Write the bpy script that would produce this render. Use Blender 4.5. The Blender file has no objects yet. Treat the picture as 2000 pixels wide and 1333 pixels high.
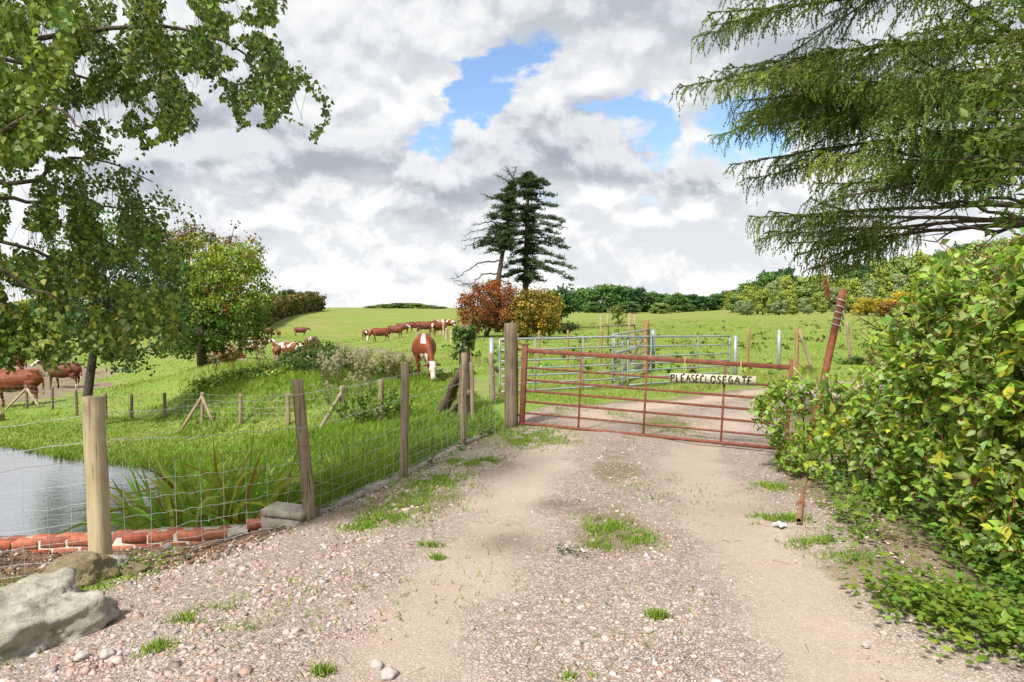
import bpy, bmesh, math, random, os
import numpy as np
from mathutils import Vector, Matrix, noise as mnoise

rng = np.random.default_rng(7)
random.seed(7)
S = bpy.context.scene
COL = S.collection
PI = math.pi
rad = math.radians

# ------------------------------------------------------------------ camera
F = 1333.3
PITCH = math.atan(56.5 / F)
CAMZ = 1.6
cd = bpy.data.cameras.new('camera')
cam = bpy.data.objects.new('camera', cd)
COL.objects.link(cam)
cd.sensor_width = 36.0
cd.lens = 24.0
cd.clip_start = 0.05
cd.clip_end = 6000
cam.location = (0, 0, CAMZ)
cam.rotation_euler = (PI / 2 - PITCH, 0, 0)
S.camera = cam

# ------------------------------------------------------------------ sun, exposure
SUN_TO = Vector((-0.42, -0.66, 0.90)).normalized()      # towards the sun: behind the left shoulder
sd = bpy.data.lights.new('sun', 'SUN')
sd.energy = 3.6
sd.angle = rad(7)
sd.color = (1.0, 0.955, 0.88)
so = bpy.data.objects.new('sun', sd)
COL.objects.link(so)
so.location = (-10, -10, 30)
so.rotation_euler = (-SUN_TO).to_track_quat('-Z', 'Y').to_euler()
S.view_settings.view_transform = 'Standard'
S.view_settings.look = 'None'
S.view_settings.gamma = 1.0
S.view_settings.use_curve_mapping = False
S.view_settings.exposure = 1.0
S.render.engine = 'CYCLES'
S.cycles.use_denoising = True
S.cycles.max_bounces = 6
S.cycles.diffuse_bounces = 3
S.cycles.glossy_bounces = 3
S.cycles.transmission_bounces = 4
S.cycles.transparent_max_bounces = 4
S.cycles.caustics_reflective = False
S.cycles.caustics_refractive = False

# ------------------------------------------------------------------ node helper
class NT:
    def __init__(s, tree):
        s.t = tree; s.n = tree.nodes; s.l = tree.links
    def node(s, typ, **kw):
        n = s.n.new(typ)
        for k, v in kw.items():
            if hasattr(n, k): setattr(n, k, v)
        return n
    def link(s, a, b): s.l.new(a, b)
    def val(s, inp, v):
        if isinstance(v, bpy.types.NodeSocket): s.l.new(v, inp)
        else: inp.default_value = v
    def math(s, op, a, b=0.0, c=0.0, clamp=False):
        n = s.n.new('ShaderNodeMath'); n.operation = op; n.use_clamp = clamp
        s.val(n.inputs[0], a); s.val(n.inputs[1], b); s.val(n.inputs[2], c)
        return n.outputs[0]
    def vmath(s, op, a, b=(0, 0, 0)):
        n = s.n.new('ShaderNodeVectorMath'); n.operation = op
        s.val(n.inputs[0], a); s.val(n.inputs[1], b)
        return n.outputs[0]
    def smooth(s, v, lo, hi, a=0.0, b=1.0):
        n = s.n.new('ShaderNodeMapRange'); n.interpolation_type = 'SMOOTHSTEP'
        s.val(n.inputs[0], v); s.val(n.inputs[1], lo); s.val(n.inputs[2], hi); s.val(n.inputs[3], a); s.val(n.inputs[4], b)
        return n.outputs[0]
    def lin(s, v, lo, hi, a=0.0, b=1.0):
        n = s.n.new('ShaderNodeMapRange'); n.clamp = True
        s.val(n.inputs[0], v); s.val(n.inputs[1], lo); s.val(n.inputs[2], hi); s.val(n.inputs[3], a); s.val(n.inputs[4], b)
        return n.outputs[0]
    def mix(s, f, a, b, blend='MIX'):
        n = s.n.new('ShaderNodeMix'); n.data_type = 'RGBA'; n.blend_type = blend
        s.val(n.inputs[0], f)
        for i, v in ((6, a), (7, b)):
            if isinstance(v, (tuple, list)) and len(v) == 3: v = (*v, 1)
            s.val(n.inputs[i], v)
        return n.outputs[2]
    def noise(s, vec, scale=5, detail=4, rough=0.5, dist=0.0, out=0):
        n = s.n.new('ShaderNodeTexNoise')
        if vec is not None: s.l.new(vec, n.inputs['Vector'])
        n.inputs['Scale'].default_value = scale; n.inputs['Detail'].default_value = detail
        n.inputs['Roughness'].default_value = rough; n.inputs['Distortion'].default_value = dist
        return n.outputs[out]
    def voro(s, vec, scale=5, feature='F1', out='Distance'):
        n = s.n.new('ShaderNodeTexVoronoi'); n.feature = feature
        if vec is not None: s.l.new(vec, n.inputs['Vector'])
        n.inputs['Scale'].default_value = scale
        return n.outputs[out]
    def ramp(s, v, stops):
        n = s.n.new('ShaderNodeValToRGB')
        el = n.color_ramp.elements
        while len(el) < len(stops): el.new(0.5)
        for e, (p, c) in zip(el, stops):
            e.position = p; e.color = (*c, 1) if len(c) == 3 else c
        s.l.new(v, n.inputs[0])
        return n.outputs[0]
    def attr(s, name, out='Color'):
        n = s.n.new('ShaderNodeAttribute'); n.attribute_name = name
        return n.outputs[out]
    def scalev(s, vec, sc):
        n = s.n.new('ShaderNodeMapping'); s.l.new(vec, n.inputs[0]); n.inputs[3].default_value = sc
        return n.outputs[0]
    def combine(s, x, y, z):
        n = s.n.new('ShaderNodeCombineXYZ')
        s.val(n.inputs[0], x); s.val(n.inputs[1], y); s.val(n.inputs[2], z)
        return n.outputs[0]

# ------------------------------------------------------------------ world: blue sky and broken cumulus
def build_world():
    w = bpy.data.worlds.new('World'); S.world = w; w.use_nodes = True
    t = NT(w.node_tree); t.n.clear()
    out = t.node('ShaderNodeOutputWorld')
    sky = t.node('ShaderNodeTexSky'); sky.sky_type = 'NISHITA'; sky.sun_disc = False
    sky.sun_elevation = math.asin(SUN_TO.z)
    sky.sun_rotation = math.atan2(SUN_TO.x, SUN_TO.y)
    sky.air_density = 1.0; sky.dust_density = 0.6; sky.ozone_density = 1.4
    bg1 = t.node('ShaderNodeBackground'); bg1.inputs[1].default_value = 0.105
    t.link(t.mix(1.0, sky.outputs[0], (0.92, 0.97, 1.06), 'MULTIPLY'), bg1.inputs[0])
    tc = t.node('ShaderNodeTexCoord').outputs['Generated']
    d = t.vmath('NORMALIZE', tc)
    sp = t.node('ShaderNodeSeparateXYZ'); t.link(d, sp.inputs[0])
    x, y, z = sp.outputs
    az = t.math('ARCTAN2', x, y)
    el = t.math('ARCSINE', z)
    def field(shift, detail, scale=1.75):
        # clouds on a curved layer, so that they crowd together towards the horizon
        zz = t.math('ADD', z, shift)
        k = t.math('DIVIDE', 1.0, t.math('ADD', t.math('MAXIMUM', zz, -0.05), 0.42))
        v = t.combine(t.math('MULTIPLY', x, k), t.math('MULTIPLY', y, k), t.math('MULTIPLY', zz, 1.0))
        v = t.vmath('ADD', v, (3.7, 1.2, 0.35))
        return t.noise(v, scale, detail, 0.57, 0.25), v
    n0, v0 = field(0.0, 7)
    s0, _ = field(0.0, 3.5)
    s1, _ = field(0.035, 3.5)
    # heaped detail that keeps its shape low down, where the layer is seen edge on
    p0 = t.noise(t.scalev(d, (1, 1, 1.35)), 8.5, 7, 0.58, 0.3)
    p1 = t.noise(t.scalev(t.vmath('ADD', d, (0, 0, 0.022)), (1, 1, 1.35)), 8.5, 7, 0.58, 0.3)
    low = t.smooth(el, 0.40, 0.05, 0.55, 1.0)
    wn = t.node('ShaderNodeTexNoise'); t.link(v0, wn.inputs['Vector'])
    wn.inputs['Scale'].default_value = 4.2; wn.inputs['Detail'].default_value = 8; wn.inputs['Roughness'].default_value = 0.6
    ws = t.node('ShaderNodeSeparateColor'); t.link(wn.outputs['Color'], ws.inputs[0])
    azw = t.math('MULTIPLY_ADD', t.math('SUBTRACT', ws.outputs[0], 0.5), 0.30, az)
    elw = t.math('MULTIPLY_ADD', t.math('SUBTRACT', ws.outputs[1], 0.5), 0.20, el)
    def blobs(items):
        g_ = None
        for a, e, ra, re, tilt, dep in items:       # azimuth, elevation, half widths (radians), tilt, depth
            da = t.math('SUBTRACT', azw, a); de = t.math('SUBTRACT', elw, e)
            ca, sa = math.cos(tilt), math.sin(tilt)
            u = t.math('ADD', t.math('MULTIPLY', da, ca / ra), t.math('MULTIPLY', de, sa / ra))
            v = t.math('ADD', t.math('MULTIPLY', da, -sa / re), t.math('MULTIPLY', de, ca / re))
            r2 = t.math('ADD', t.math('MULTIPLY', u, u), t.math('MULTIPLY', v, v))
            g = t.math('MULTIPLY', t.math('POWER', 2.718, t.math('MULTIPLY', r2, -0.8)), dep)
            g_ = g if g_ is None else t.math('MAXIMUM', g_, g)
        return g_
    # openings in the cloud
    gap = blobs(((-0.062, 0.305, 0.115, 0.036, 0.70, 0.31), (-0.125, 0.252, 0.075, 0.032, 0.25, 0.29), (0.225, 0.247, 0.070, 0.042, -0.1, 0.33),
                 (0.305, 0.215, 0.08, 0.045, 0.1, 0.28), (0.36, 0.235, 0.07, 0.060, 0.1, 0.26), (0.21, 0.155, 0.10, 0.022, 0.15, 0.22), (-0.10, 0.200, 0.05, 0.02, 0.3, 0.2),
                 (-0.62, 0.47, 0.10, 0.06, 0.3, 0.27), (1.5, 0.6, 0.3, 0.2, 0.3, 0.3), (-1.7, 0.5, 0.35, 0.15, 0.1, 0.3), (2.7, 0.7, 0.4, 0.2, 0.3, 0.3)))
    # long flat bases of the nearer clouds
    base = blobs(((-0.36, 0.215, 0.30, 0.052, -0.06, 1.0), (0.070, 0.238, 0.20, 0.050, -0.08, 1.0), (-0.115, 0.180, 0.14, 0.035, -0.1, 0.95), (0.27, 0.205, 0.09, 0.03, 0.1, 0.9),
                  (-0.30, 0.36, 0.30, 0.06, 0.2, 0.6), (0.10, 0.42, 0.40, 0.07, 0.0, 0.6), (0.50, 0.30, 0.25, 0.05, 0.0, 0.6), (0.95, 0.25, 0.3, 0.06, 0, 0.9), (-1.0, 0.24, 0.3, 0.06, 0, 0.9),
                  (1.8, 0.3, 0.5, 0.08, 0, 0.9), (-2.0, 0.3, 0.5, 0.08, 0, 0.9), (2.9, 0.3, 0.5, 0.08, 0, 0.9)))
    dens = t.math('SUBTRACT', t.math('ADD', n0, t.math('MULTIPLY_ADD', t.math('SUBTRACT', p0, 0.5), 0.52, 0.205)), gap)
    dens = t.math('ADD', dens, t.smooth(el, 0.21, 0.12, 0.0, 0.09))
    cov = t.smooth(dens, 0.455, 0.565)
    # relief: less cloud above means a bright top, more cloud above a grey base
    rel = t.math('SUBTRACT', s0, s1)
    rel = t.math('ADD', t.math('MULTIPLY', rel, 0.62), t.math('MULTIPLY', t.math('SUBTRACT', p0, p1), t.math('MULTIPLY', low, 0.95)))
    lit = t.smooth(rel, -0.085, 0.085)
    big = t.noise(v0, 0.85, 2, 0.5)
    grey = t.math('MULTIPLY', t.smooth(big, 0.40, 0.62), t.smooth(dens, 0.50, 0.74))
    up = t.smooth(el, 0.06, 0.24)
    tone = t.math('MULTIPLY_ADD', lit, 0.40, 0.60)
    tone = t.math('SUBTRACT', tone, t.math('MULTIPLY', base, t.math('MULTIPLY_ADD', lit, -0.12, 0.54)))
    tone = t.math('SUBTRACT', tone, t.math('MULTIPLY', grey, t.math('MULTIPLY_ADD', up, 0.16, 0.04)))
    tone = t.math('ADD', tone, t.math('MULTIPLY', t.math('SUBTRACT', n0, s0), 0.75))
    ccol = t.ramp(tone, [(0.0, (0.19, 0.212, 0.25)), (0.25, (0.265, 0.284, 0.316)), (0.55, (0.385, 0.398, 0.418)), (0.80, (0.475, 0.478, 0.482)), (1.0, (0.53, 0.53, 0.53))])
    bg2 = t.node('ShaderNodeBackground'); t.link(ccol, bg2.inputs[0]); bg2.inputs[1].default_value = 1.0
    mx = t.node('ShaderNodeMixShader'); t.link(cov, mx.inputs[0])
    t.link(bg1.outputs[0], mx.inputs[1]); t.link(bg2.outputs[0], mx.inputs[2])
    t.link(mx.outputs[0], out.inputs[0])
    w.cycles.sampling_method = 'MANUAL'; w.cycles.sample_map_resolution = 512
build_world()

# ------------------------------------------------------------------ mesh builder
def link(o, parent=None):
    COL.objects.link(o)
    if parent is not None: o.parent = parent
    return o

class MB:
    def __init__(s): s.V = []; s.F = []; s.C = []; s.n = 0
    def add(s, v, faces, c=(1, 1, 1)):
        v = np.asarray(v, float).reshape(-1, 3)
        c = np.asarray(c, float)
        if c.ndim == 1: c = np.tile(c, (len(v), 1))
        s.V.append(v); s.C.append(c)
        if isinstance(faces, np.ndarray): faces = [faces]
        elif faces and not isinstance(faces[0], np.ndarray):
            g = {}
            for f in faces: g.setdefault(len(f), []).append(f)
            faces = [np.array(x) for x in g.values()]
        for f in faces: s.F.append(f + s.n)
        s.n += len(v)
    def tube(s, pts, r, sides=6, c=(1, 1, 1), cap=True, flat=None):
        pts = np.asarray(pts, float); k = len(pts)
        r = np.broadcast_to(np.asarray(r, float), (k,))
        tg = np.gradient(pts, axis=0); tg /= np.linalg.norm(tg, axis=1)[:, None] + 1e-9
        ref = np.array((0, 0, 1.0)) if abs(tg[0][2]) < 0.9 else np.array((1.0, 0, 0))
        a = np.cross(tg, ref); a /= np.linalg.norm(a, axis=1)[:, None] + 1e-9
        b = np.cross(a, tg)
        th = np.linspace(0, 2 * PI, sides, endpoint=False)
        ring = pts[:, None] + r[:, None, None] * (np.cos(th)[None, :, None] * a[:, None] + np.sin(th)[None, :, None] * b[:, None])
        v = ring.reshape(-1, 3)
        i = np.arange(k - 1)[:, None] * sides; j = np.arange(sides)[None]; j2 = (j + 1) % sides
        q = np.stack([i + j, i + j2, i + sides + j2, i + sides + j], -1).reshape(-1, 4)
        fs = [q]
        cc = np.asarray(c, float)
        if cap:
            fs.append(np.arange(sides)[::-1][None]); fs.append((np.arange(sides) + (k - 1) * sides)[None])
        if cc.ndim == 2 and len(cc) == k: cc = np.repeat(cc, sides, 0)
        s.add(v, fs, cc)
    def box(s, c, size, rot=None, col=(1, 1, 1), jit=0.0, bev=0.0):
        h = np.asarray(size, float) / 2
        if bev > 0:
            v = []
            for sx in (-1, 1):
                for sy in (-1, 1):
                    for sz in (-1, 1):
                        for ax in range(3):
                            p = np.array((sx, sy, sz)) * h
                            p = p - np.array((sx, sy, sz)) * bev * np.array([0 if k == ax else 1 for k in range(3)])
                            v.append(p)
            v = np.array(v)
            if jit: v = v + rng.normal(0, jit, v.shape)
            bm = bmesh.new()
            for p in v: bm.verts.new(p)
            bmesh.ops.convex_hull(bm, input=bm.verts)
            bm.verts.ensure_lookup_table(); bm.verts.index_update()
            v = np.array([p.co[:] for p in bm.verts]); f = [[q.index for q in fc.verts] for fc in bm.faces]
            bm.free()
        else:
            v = np.array([(sx, sy, sz) for sx in (-1, 1) for sy in (-1, 1) for sz in (-1, 1)], float) * h
            if jit: v = v + rng.normal(0, jit, v.shape)
            f = [(0, 1, 3, 2), (4, 6, 7, 5), (0, 4, 5, 1), (2, 3, 7, 6), (0, 2, 6, 4), (1, 5, 7, 3)]
        if rot is not None: v = v @ np.asarray(rot).T
        s.add(v + np.asarray(c, float), f, col)
    def mesh(s, name, mat=None, smooth=False):
        V = np.concatenate(s.V); C = np.concatenate(s.C)
        me = bpy.data.meshes.new(name)
        me.vertices.add(len(V)); me.vertices.foreach_set('co', V.astype(np.float32).ravel())
        li = np.concatenate([f.ravel() for f in s.F]); tot = np.concatenate([np.full(len(f), f.shape[1]) for f in s.F])
        me.loops.add(len(li)); me.loops.foreach_set('vertex_index', li.astype(np.int32))
        me.polygons.add(len(tot)); st = np.concatenate([[0], np.cumsum(tot)[:-1]])
        me.polygons.foreach_set('loop_start', st.astype(np.int32))
        if smooth: me.polygons.foreach_set('use_smooth', np.ones(len(tot), bool))
        a = me.color_attributes.new('col', 'FLOAT_COLOR', 'POINT')
        a.data.foreach_set('color', np.concatenate([C, np.ones((len(C), 1))], 1).astype(np.float32).ravel())
        me.update(calc_edges=True)
        if mat is not None: me.materials.append(mat)
        return me
    def build(s, name, mat=None, parent=None, smooth=False):
        o = bpy.data.objects.new(name, s.mesh(name, mat, smooth))
        return link(o, parent)

def tag(o, label=None, cat=None, group=None, kind=None):
    if label: o['label'] = label
    if cat: o['category'] = cat
    if group: o['group'] = group
    if kind: o['kind'] = kind
    return o
def thing(name, label, cat, loc=(0, 0, 0), group=None, rz=0.0):
    o = bpy.data.objects.new(name, None); COL.objects.link(o)
    o.empty_display_size = 0.2
    o.location = loc; o.rotation_euler = (0, 0, rz)
    return tag(o, label, cat, group)
def copy_tree(o, parent=None):
    c = o.copy(); COL.objects.link(c); c.parent = parent
    for ch in [q for q in bpy.data.objects if q.parent == o]: copy_tree(ch, c)
    return c

def unit(v):
    v = np.asarray(v, float)
    return v / (np.linalg.norm(v, axis=-1, keepdims=True) + 1e-9)
def rdir(n): return unit(rng.normal(0, 1, (n, 3)))

OVAL = (np.array([(0, 0, 0), (.36, .22, .05), (.5, .45, .07), (.27, .76, .03), (0, 1, -.09), (-.27, .76, .03), (-.5, .45, .07), (-.36, .22, .05), (0, .22, 0), (0, .45, 0), (0, .76, -.03)]),
        [np.array([(0, 1, 8), (0, 8, 7), (3, 4, 10), (5, 10, 4)]), np.array([(1, 2, 9, 8), (7, 8, 9, 6), (2, 3, 10, 9), (6, 9, 10, 5)])])
BIRCH = (np.array([(0, 0, 0), (.5, .27, .05), (0, 1, -.06), (-.5, .27, .05)]), [np.array([(0, 1, 2), (0, 2, 3)])])
LEAF4 = (np.array([(0, 0, 0), (.48, .42, .07), (-.48, .42, .07), (0, 1, -.10), (0, .42, 0)]), [np.array([(0, 1, 4), (1, 3, 4), (0, 4, 2), (2, 4, 3)])])
DIAM = (np.array([(0, 0, 0), (.5, .42, .06), (0, 1, -.05), (-.5, .42, .06)]), [np.array([(0, 1, 2), (0, 2, 3)])])
CLUMP = (np.array([(-.3, 0, 0), (.35, .05, .05), (.5, .55, .1), (.1, 1, -.05), (-.45, .6, 0)]), [np.array([(0, 1, 2, 3, 4)])])
BLADE = (np.array([(-.5, 0, 0), (.5, 0, 0), (0, 1, 0)]), [np.array([(0, 1, 2)])])
BLADE2 = (np.array([(-.5, 0, 0), (.5, 0, 0), (.36, .55, .07), (-.36, .55, .07), (0, 1, .34)]), [np.array([(0, 1, 2, 3)]), np.array([(3, 2, 4)])])
def leaves(mb, P, D, N, L, W, tmpl, col):
    P = np.asarray(P, float); n = len(P)
    D = unit(D); X = unit(np.cross(D, N)); Nn = np.cross(X, D)
    L = np.broadcast_to(np.asarray(L, float), (n,)); W = np.broadcast_to(np.asarray(W, float), (n,))
    T, fs = tmpl; k = len(T)
    v = P[:, None] + X[:, None] * (T[None, :, 0] * W[:, None])[..., None] + D[:, None] * (T[None, :, 1] * L[:, None])[..., None] + Nn[:, None] * (T[None, :, 2] * L[:, None])[..., None]
    off = (np.arange(n) * k)[:, None, None]
    ff = [(f[None] + off).reshape(-1, f.shape[1]) for f in fs]
    col = np.asarray(col, float)
    if col.ndim == 1: col = np.tile(col, (n, 1))
    mb.add(v.reshape(-1, 3), ff, np.repeat(col, k, 0))
def vary(base, n, amt=0.25, hue=0.12):
    """n colours round a base colour; base may be a list of colours picked at random"""
    base = np.asarray(base, float)
    if base.ndim == 2: base = base[rng.integers(0, len(base), n)]
    else: base = np.tile(base, (n, 1))
    b = base * (1 + rng.normal(0, amt, (n, 1))).clip(0.4, 1.8)
    h = rng.normal(0, hue, n)
    b[:, 0] *= 1 + h; b[:, 2] *= 1 - h * 0.5
    return b.clip(0.003, 0.95)

# ------------------------------------------------------------------ pixel rays and terrain
def ray(px, py):
    u = (px - 1000) / F; v = -(py - 666.5) / F
    return np.array((u, math.cos(PITCH) + v * math.sin(PITCH), -math.sin(PITCH) + v * math.cos(PITCH)))
def at(px, py, d):
    r = ray(px, py); return np.array((0, 0, CAMZ)) + r * (d / r[1])

CTRL = [at(*p) for p in (
    (998, 835, 10), (1530, 888, 8.85), (960, 775, 13.7), (1217, 760, 14.8), (1430, 745, 17.2), (1265, 716, 20.5), (1460, 735, 19), (1660, 706, 24),
    (1900, 720, 22), (1700, 745, 16.8), (950, 657, 48), (1040, 657, 50), (1020, 645, 62), (1205, 680, 34), (1300, 611, 230), (1100, 609, 230), (1430, 614, 190),
    (1600, 612, 130), (1750, 613, 110), (1950, 618, 100), (1500, 640, 60), (1750, 645, 60), (620, 606, 210), (800, 603, 270), (900, 605, 260), (530, 624, 140), (700, 604.5, 240),
    (828, 737, 21), (742, 664, 75), (520, 659, 90), (587, 656, 105), (874, 645, 80), (425, 737, 36), (490, 689, 46), (575, 710, 45), (608, 719, 30), (540, 706, 38),
    (35, 797, 25), (120, 756, 36), (15, 732, 38), (0, 690, 62), (200, 690, 62), (0, 648, 110), (300, 640, 120), (395, 716, 31),
    (98, 797, 24), (145, 808, 22.5), (253, 822, 21), (319, 818, 20), (392, 827, 17.8), (466, 833, 16.8), (560, 835, 15.8), (667, 827, 14.8),
    (425, 722, 24), (480, 716, 24), (560, 722, 23), (620, 722, 23), (700, 722, 22.5), (770, 728, 22), (350, 765, 24), (400, 772, 20), (500, 780, 18), (620, 782, 17), (740, 775, 16.5), (810, 765, 17),
    (185, 1107, 4.85), (100, 1112, 5.4), (350, 1083, 5.6), (490, 1050, 5.8), (600, 1017, 5.93), (785, 932, 7.4), (905, 870, 9), (20, 1075, 5.9),
    (850, 845, 11), (800, 850, 11.2), (700, 880, 10), (600, 880, 10.8), (900, 800, 13), (860, 790, 14.5), (560, 860, 13), (-300, 850, 20), (-300, 760, 40), (-300, 1112, 5.2),
    (2300, 700, 30), (2300, 640, 70), (1500, 600, 235), (1600, 602, 205), (1750, 590, 180), (1950, 582, 160))]
CTRL += [np.array((x, y, z)) for x, y, z in ((-2, 2.5, 0), (0, 2.5, 0), (2, 2.5, 0), (4, 3, .05), (0, 4, 0), (1.5, 5, 0), (2.5, 6, 0), (0, 6, -.02), (1, 8, -.06), (5, 6, .05), (6, 9, .0),
         (-1.6, 4, -.04), (-2.6, 3.6, -.16), (-4, 4, -.25), (-1, 5.5, -.06), (-2.1, 5.05, -.2), (2.6, 3.4, .02), (3.5, 12.5, -.14), (2, 12, -.12))]
CTRL = np.array(CTRL)
def _tp(xy):
    r = np.hypot(xy[:, 0], xy[:, 1]).clip(2.2, 330)
    th = np.arctan2(xy[:, 0], xy[:, 1]).clip(-0.95, 0.95)
    return np.stack([th * 2.2, np.log(r)], 1)
_cq = _tp(CTRL[:, :2])
def _ker(a, b):
    d2 = ((a[:, None] - b[None]) ** 2).sum(-1)
    return 0.5 * d2 * np.log(d2 + 1e-12)
_n = len(CTRL)
_A = np.zeros((_n + 3, _n + 3)); _A[:_n, :_n] = _ker(_cq, _cq) + np.eye(_n) * 0.004
_A[:_n, _n] = 1; _A[:_n, _n + 1:] = _cq; _A[_n:, :_n] = _A[:_n, _n:].T
_W = np.linalg.solve(_A, np.concatenate([CTRL[:, 2], np.zeros(3)]))

ZW = -1.6
POND = np.array([(-2.75, 6.85), (-3.4, 6.42), (-4.6, 6.3), (-7, 6.35), (-11, 6.6), (-15, 9), (-16, 14), (-14, 16.6), (-11.9, 15.9), (-10, 14.8), (-8.5, 14.2), (-7.4, 13.8), (-6.2, 12.7), (-4.8, 10.9), (-3.6, 9.3), (-2.85, 8.1)])
def sdf_poly(p, poly):
    d = np.full(len(p), 1e18); inside = np.zeros(len(p), bool)
    for i in range(len(poly)):
        a = poly[i]; b = poly[i - 1]
        e = b - a; w = p - a
        t = ((w @ e) / (e @ e)).clip(0, 1)
        q = w - t[:, None] * e
        d = np.minimum(d, (q ** 2).sum(1))
        c = (a[1] > p[:, 1]) != (b[1] > p[:, 1])
        with np.errstate(divide='ignore', invalid='ignore'):
            xi = (b[0] - a[0]) * (p[:, 1] - a[1]) / (b[1] - a[1]) + a[0]
        inside ^= c & (p[:, 0] < xi)
    d = np.sqrt(d)
    return np.where(inside, -d, d)
def sstep(x, a, b):
    t = ((x - a) / (b - a)).clip(0, 1); return t * t * (3 - 2 * t)
def height(xy):
    xy = np.asarray(xy, float).reshape(-1, 2)
    out = np.empty(len(xy))
    for i in range(0, len(xy), 20000):
        q = _tp(xy[i:i + 20000])
        out[i:i + 20000] = _ker(q, _cq) @ _W[:_n] + _W[_n] + q @ _W[_n + 1:]
    back = sstep(xy[:, 1], -1.0, 2.0)
    out = out * back
    # pond basin
    near = (np.abs(xy[:, 0] + 9) < 14) & (np.abs(xy[:, 1] - 11) < 12)
    if near.any():
        p = xy[near]; sd_ = sdf_poly(p, POND)
        wid = 0.14 + 1.7 * sstep(p[:, 1], 6.9, 8.6)
        hz = out[near]
        hz = np.where(sd_ < 4, np.maximum(hz, ZW + 0.10), hz)
        k = sstep(sd_, 0.0, 1.0 * wid)
        hz = (ZW - 0.03) * (1 - k) + hz * k
        hz = np.where(sd_ < 0, ZW - 0.03 - 0.5 * (-sd_ / 0.8).clip(0, 1), hz)
        out[near] = hz
    return out
def H(x, y): return float(height([(x, y)])[0])
def gpix(px, py, dmin=2.0, dmax=320):
    r = ray(px, py); r = r / r[1]
    d = np.geomspace(dmin, dmax, 700)
    p = np.array((0, 0, CAMZ)) + d[:, None] * r
    s = p[:, 2] - height(p[:, :2])
    i = np.argmax(s < 0) if (s < 0).any() else len(d) - 1
    if i > 0:
        a, b = s[i - 1], s[i]; t = a / (a - b) if a != b else 0
        dd = d[i - 1] + (d[i] - d[i - 1]) * min(max(t, 0), 1)
    else: dd = d[i]
    q = np.array((0, 0, CAMZ)) + dd * r
    q[2] = H(q[0], q[1]); return q
def ground(px, d):
    """the ground point in the direction of image column px at depth d"""
    x = (px - 1000) / F * d; return np.array((x, d, H(x, d)))
# ------------------------------------------------------------------ materials
def newmat(name):
    m = bpy.data.materials.new(name); m.use_nodes = True
    t = NT(m.node_tree); b = m.node_tree.nodes['Principled BSDF']
    return m, t, b
def bump(t, b, h, strength=0.5, dist=0.02):
    n = t.node('ShaderNodeBump'); n.inputs['Strength'].default_value = strength; n.inputs['Distance'].default_value = dist
    t.link(h, n.inputs['Height']); t.link(n.outputs[0], b.inputs['Normal'])
def obco(t): return t.node('ShaderNodeTexCoord').outputs['Object']
def mat_leaf(name, trans=0.35, rough=0.45, spec=0.4):
    m, t, b = newmat(name)
    c = t.attr('col')
    t.link(c, b.inputs['Base Color']); b.inputs['Roughness'].default_value = rough
    b.inputs['Specular IOR Level'].default_value = spec
    tr = t.node('ShaderNodeBsdfTranslucent')
    t.link(t.mix(1.0, c, (1.15, 1.25, 0.45), 'MULTIPLY'), tr.inputs[0])
    mx = t.node('ShaderNodeMixShader'); mx.inputs[0].default_value = trans
    t.link(b.outputs[0], mx.inputs[1]); t.link(tr.outputs[0], mx.inputs[2])
    t.link(mx.outputs[0], m.node_tree.nodes['Material Output'].inputs[0])
    return m
def mat_attr(name, rough=0.8, spec=0.3, nscale=40, amt=0.35, bstr=0.3, bdist=0.01):
    """colour from the mesh, with fine mottling and relief"""
    m, t, b = newmat(name)
    o = obco(t); c = t.attr('col')
    n = t.noise(o, nscale, 6, 0.6)
    f = t.lin(n, 0.3, 0.7, 1 - amt, 1 + amt)
    mm = t.vmath('SCALE', c); mm.node.inputs['Scale'].default_value = 1; t.link(f, mm.node.inputs['Scale'])
    t.link(mm, b.inputs['Base Color'])
    b.inputs['Roughness'].default_value = rough; b.inputs['Specular IOR Level'].default_value = spec
    bump(t, b, n, bstr, bdist)
    return m
def mat_wood(name, c1, c2, scale=1.0):
    m, t, b = newmat(name)
    o = obco(t)
    g = t.noise(t.scalev(o, (38 * scale, 38 * scale, 1.6 * scale)), 1.0, 6, 0.62, 0.4)
    big = t.noise(o, 3.5, 4, 0.6)
    c = t.mix(t.lin(g, 0.34, 0.66), c1, c2)
    c = t.mix(t.lin(big, 0.45, 0.75, 0, 0.5), c, tuple(v * 0.55 for v in c1))
    crack = t.smooth(t.noise(t.scalev(o, (60 * scale, 60 * scale, 1.1 * scale)), 1.0, 3, 0.5), 0.60, 0.66)
    c = t.mix(t.math('MULTIPLY', crack, 0.7), c, tuple(v * 0.25 for v in c1))
    t.link(c, b.inputs['Base Color']); b.inputs['Roughness'].default_value = 0.85; b.inputs['Specular IOR Level'].default_value = 0.2
    bump(t, b, t.math('SUBTRACT', g, crack), 0.7, 0.006)
    return m
def mat_rust(name, base=(0.17, 0.052, 0.028)):
    m, t, b = newmat(name); o = obco(t)
    n = t.noise(o, 14, 8, 0.65); n2 = t.noise(o, 90, 4, 0.6)
    c = t.ramp(n, [(0.25, tuple(v * 0.45 for v in base)), (0.5, base), (0.68, (base[0] * 1.45, base[1] * 1.7, base[2] * 1.6)), (0.85, (0.30, 0.17, 0.10))])
    c = t.mix(t.lin(n2, 0.4, 0.7, 0, 0.35), c, tuple(v * 0.5 for v in base))
    t.link(c, b.inputs['Base Color']); b.inputs['Roughness'].default_value = 0.75
    bump(t, b, n2, 0.5, 0.004); return m
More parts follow.
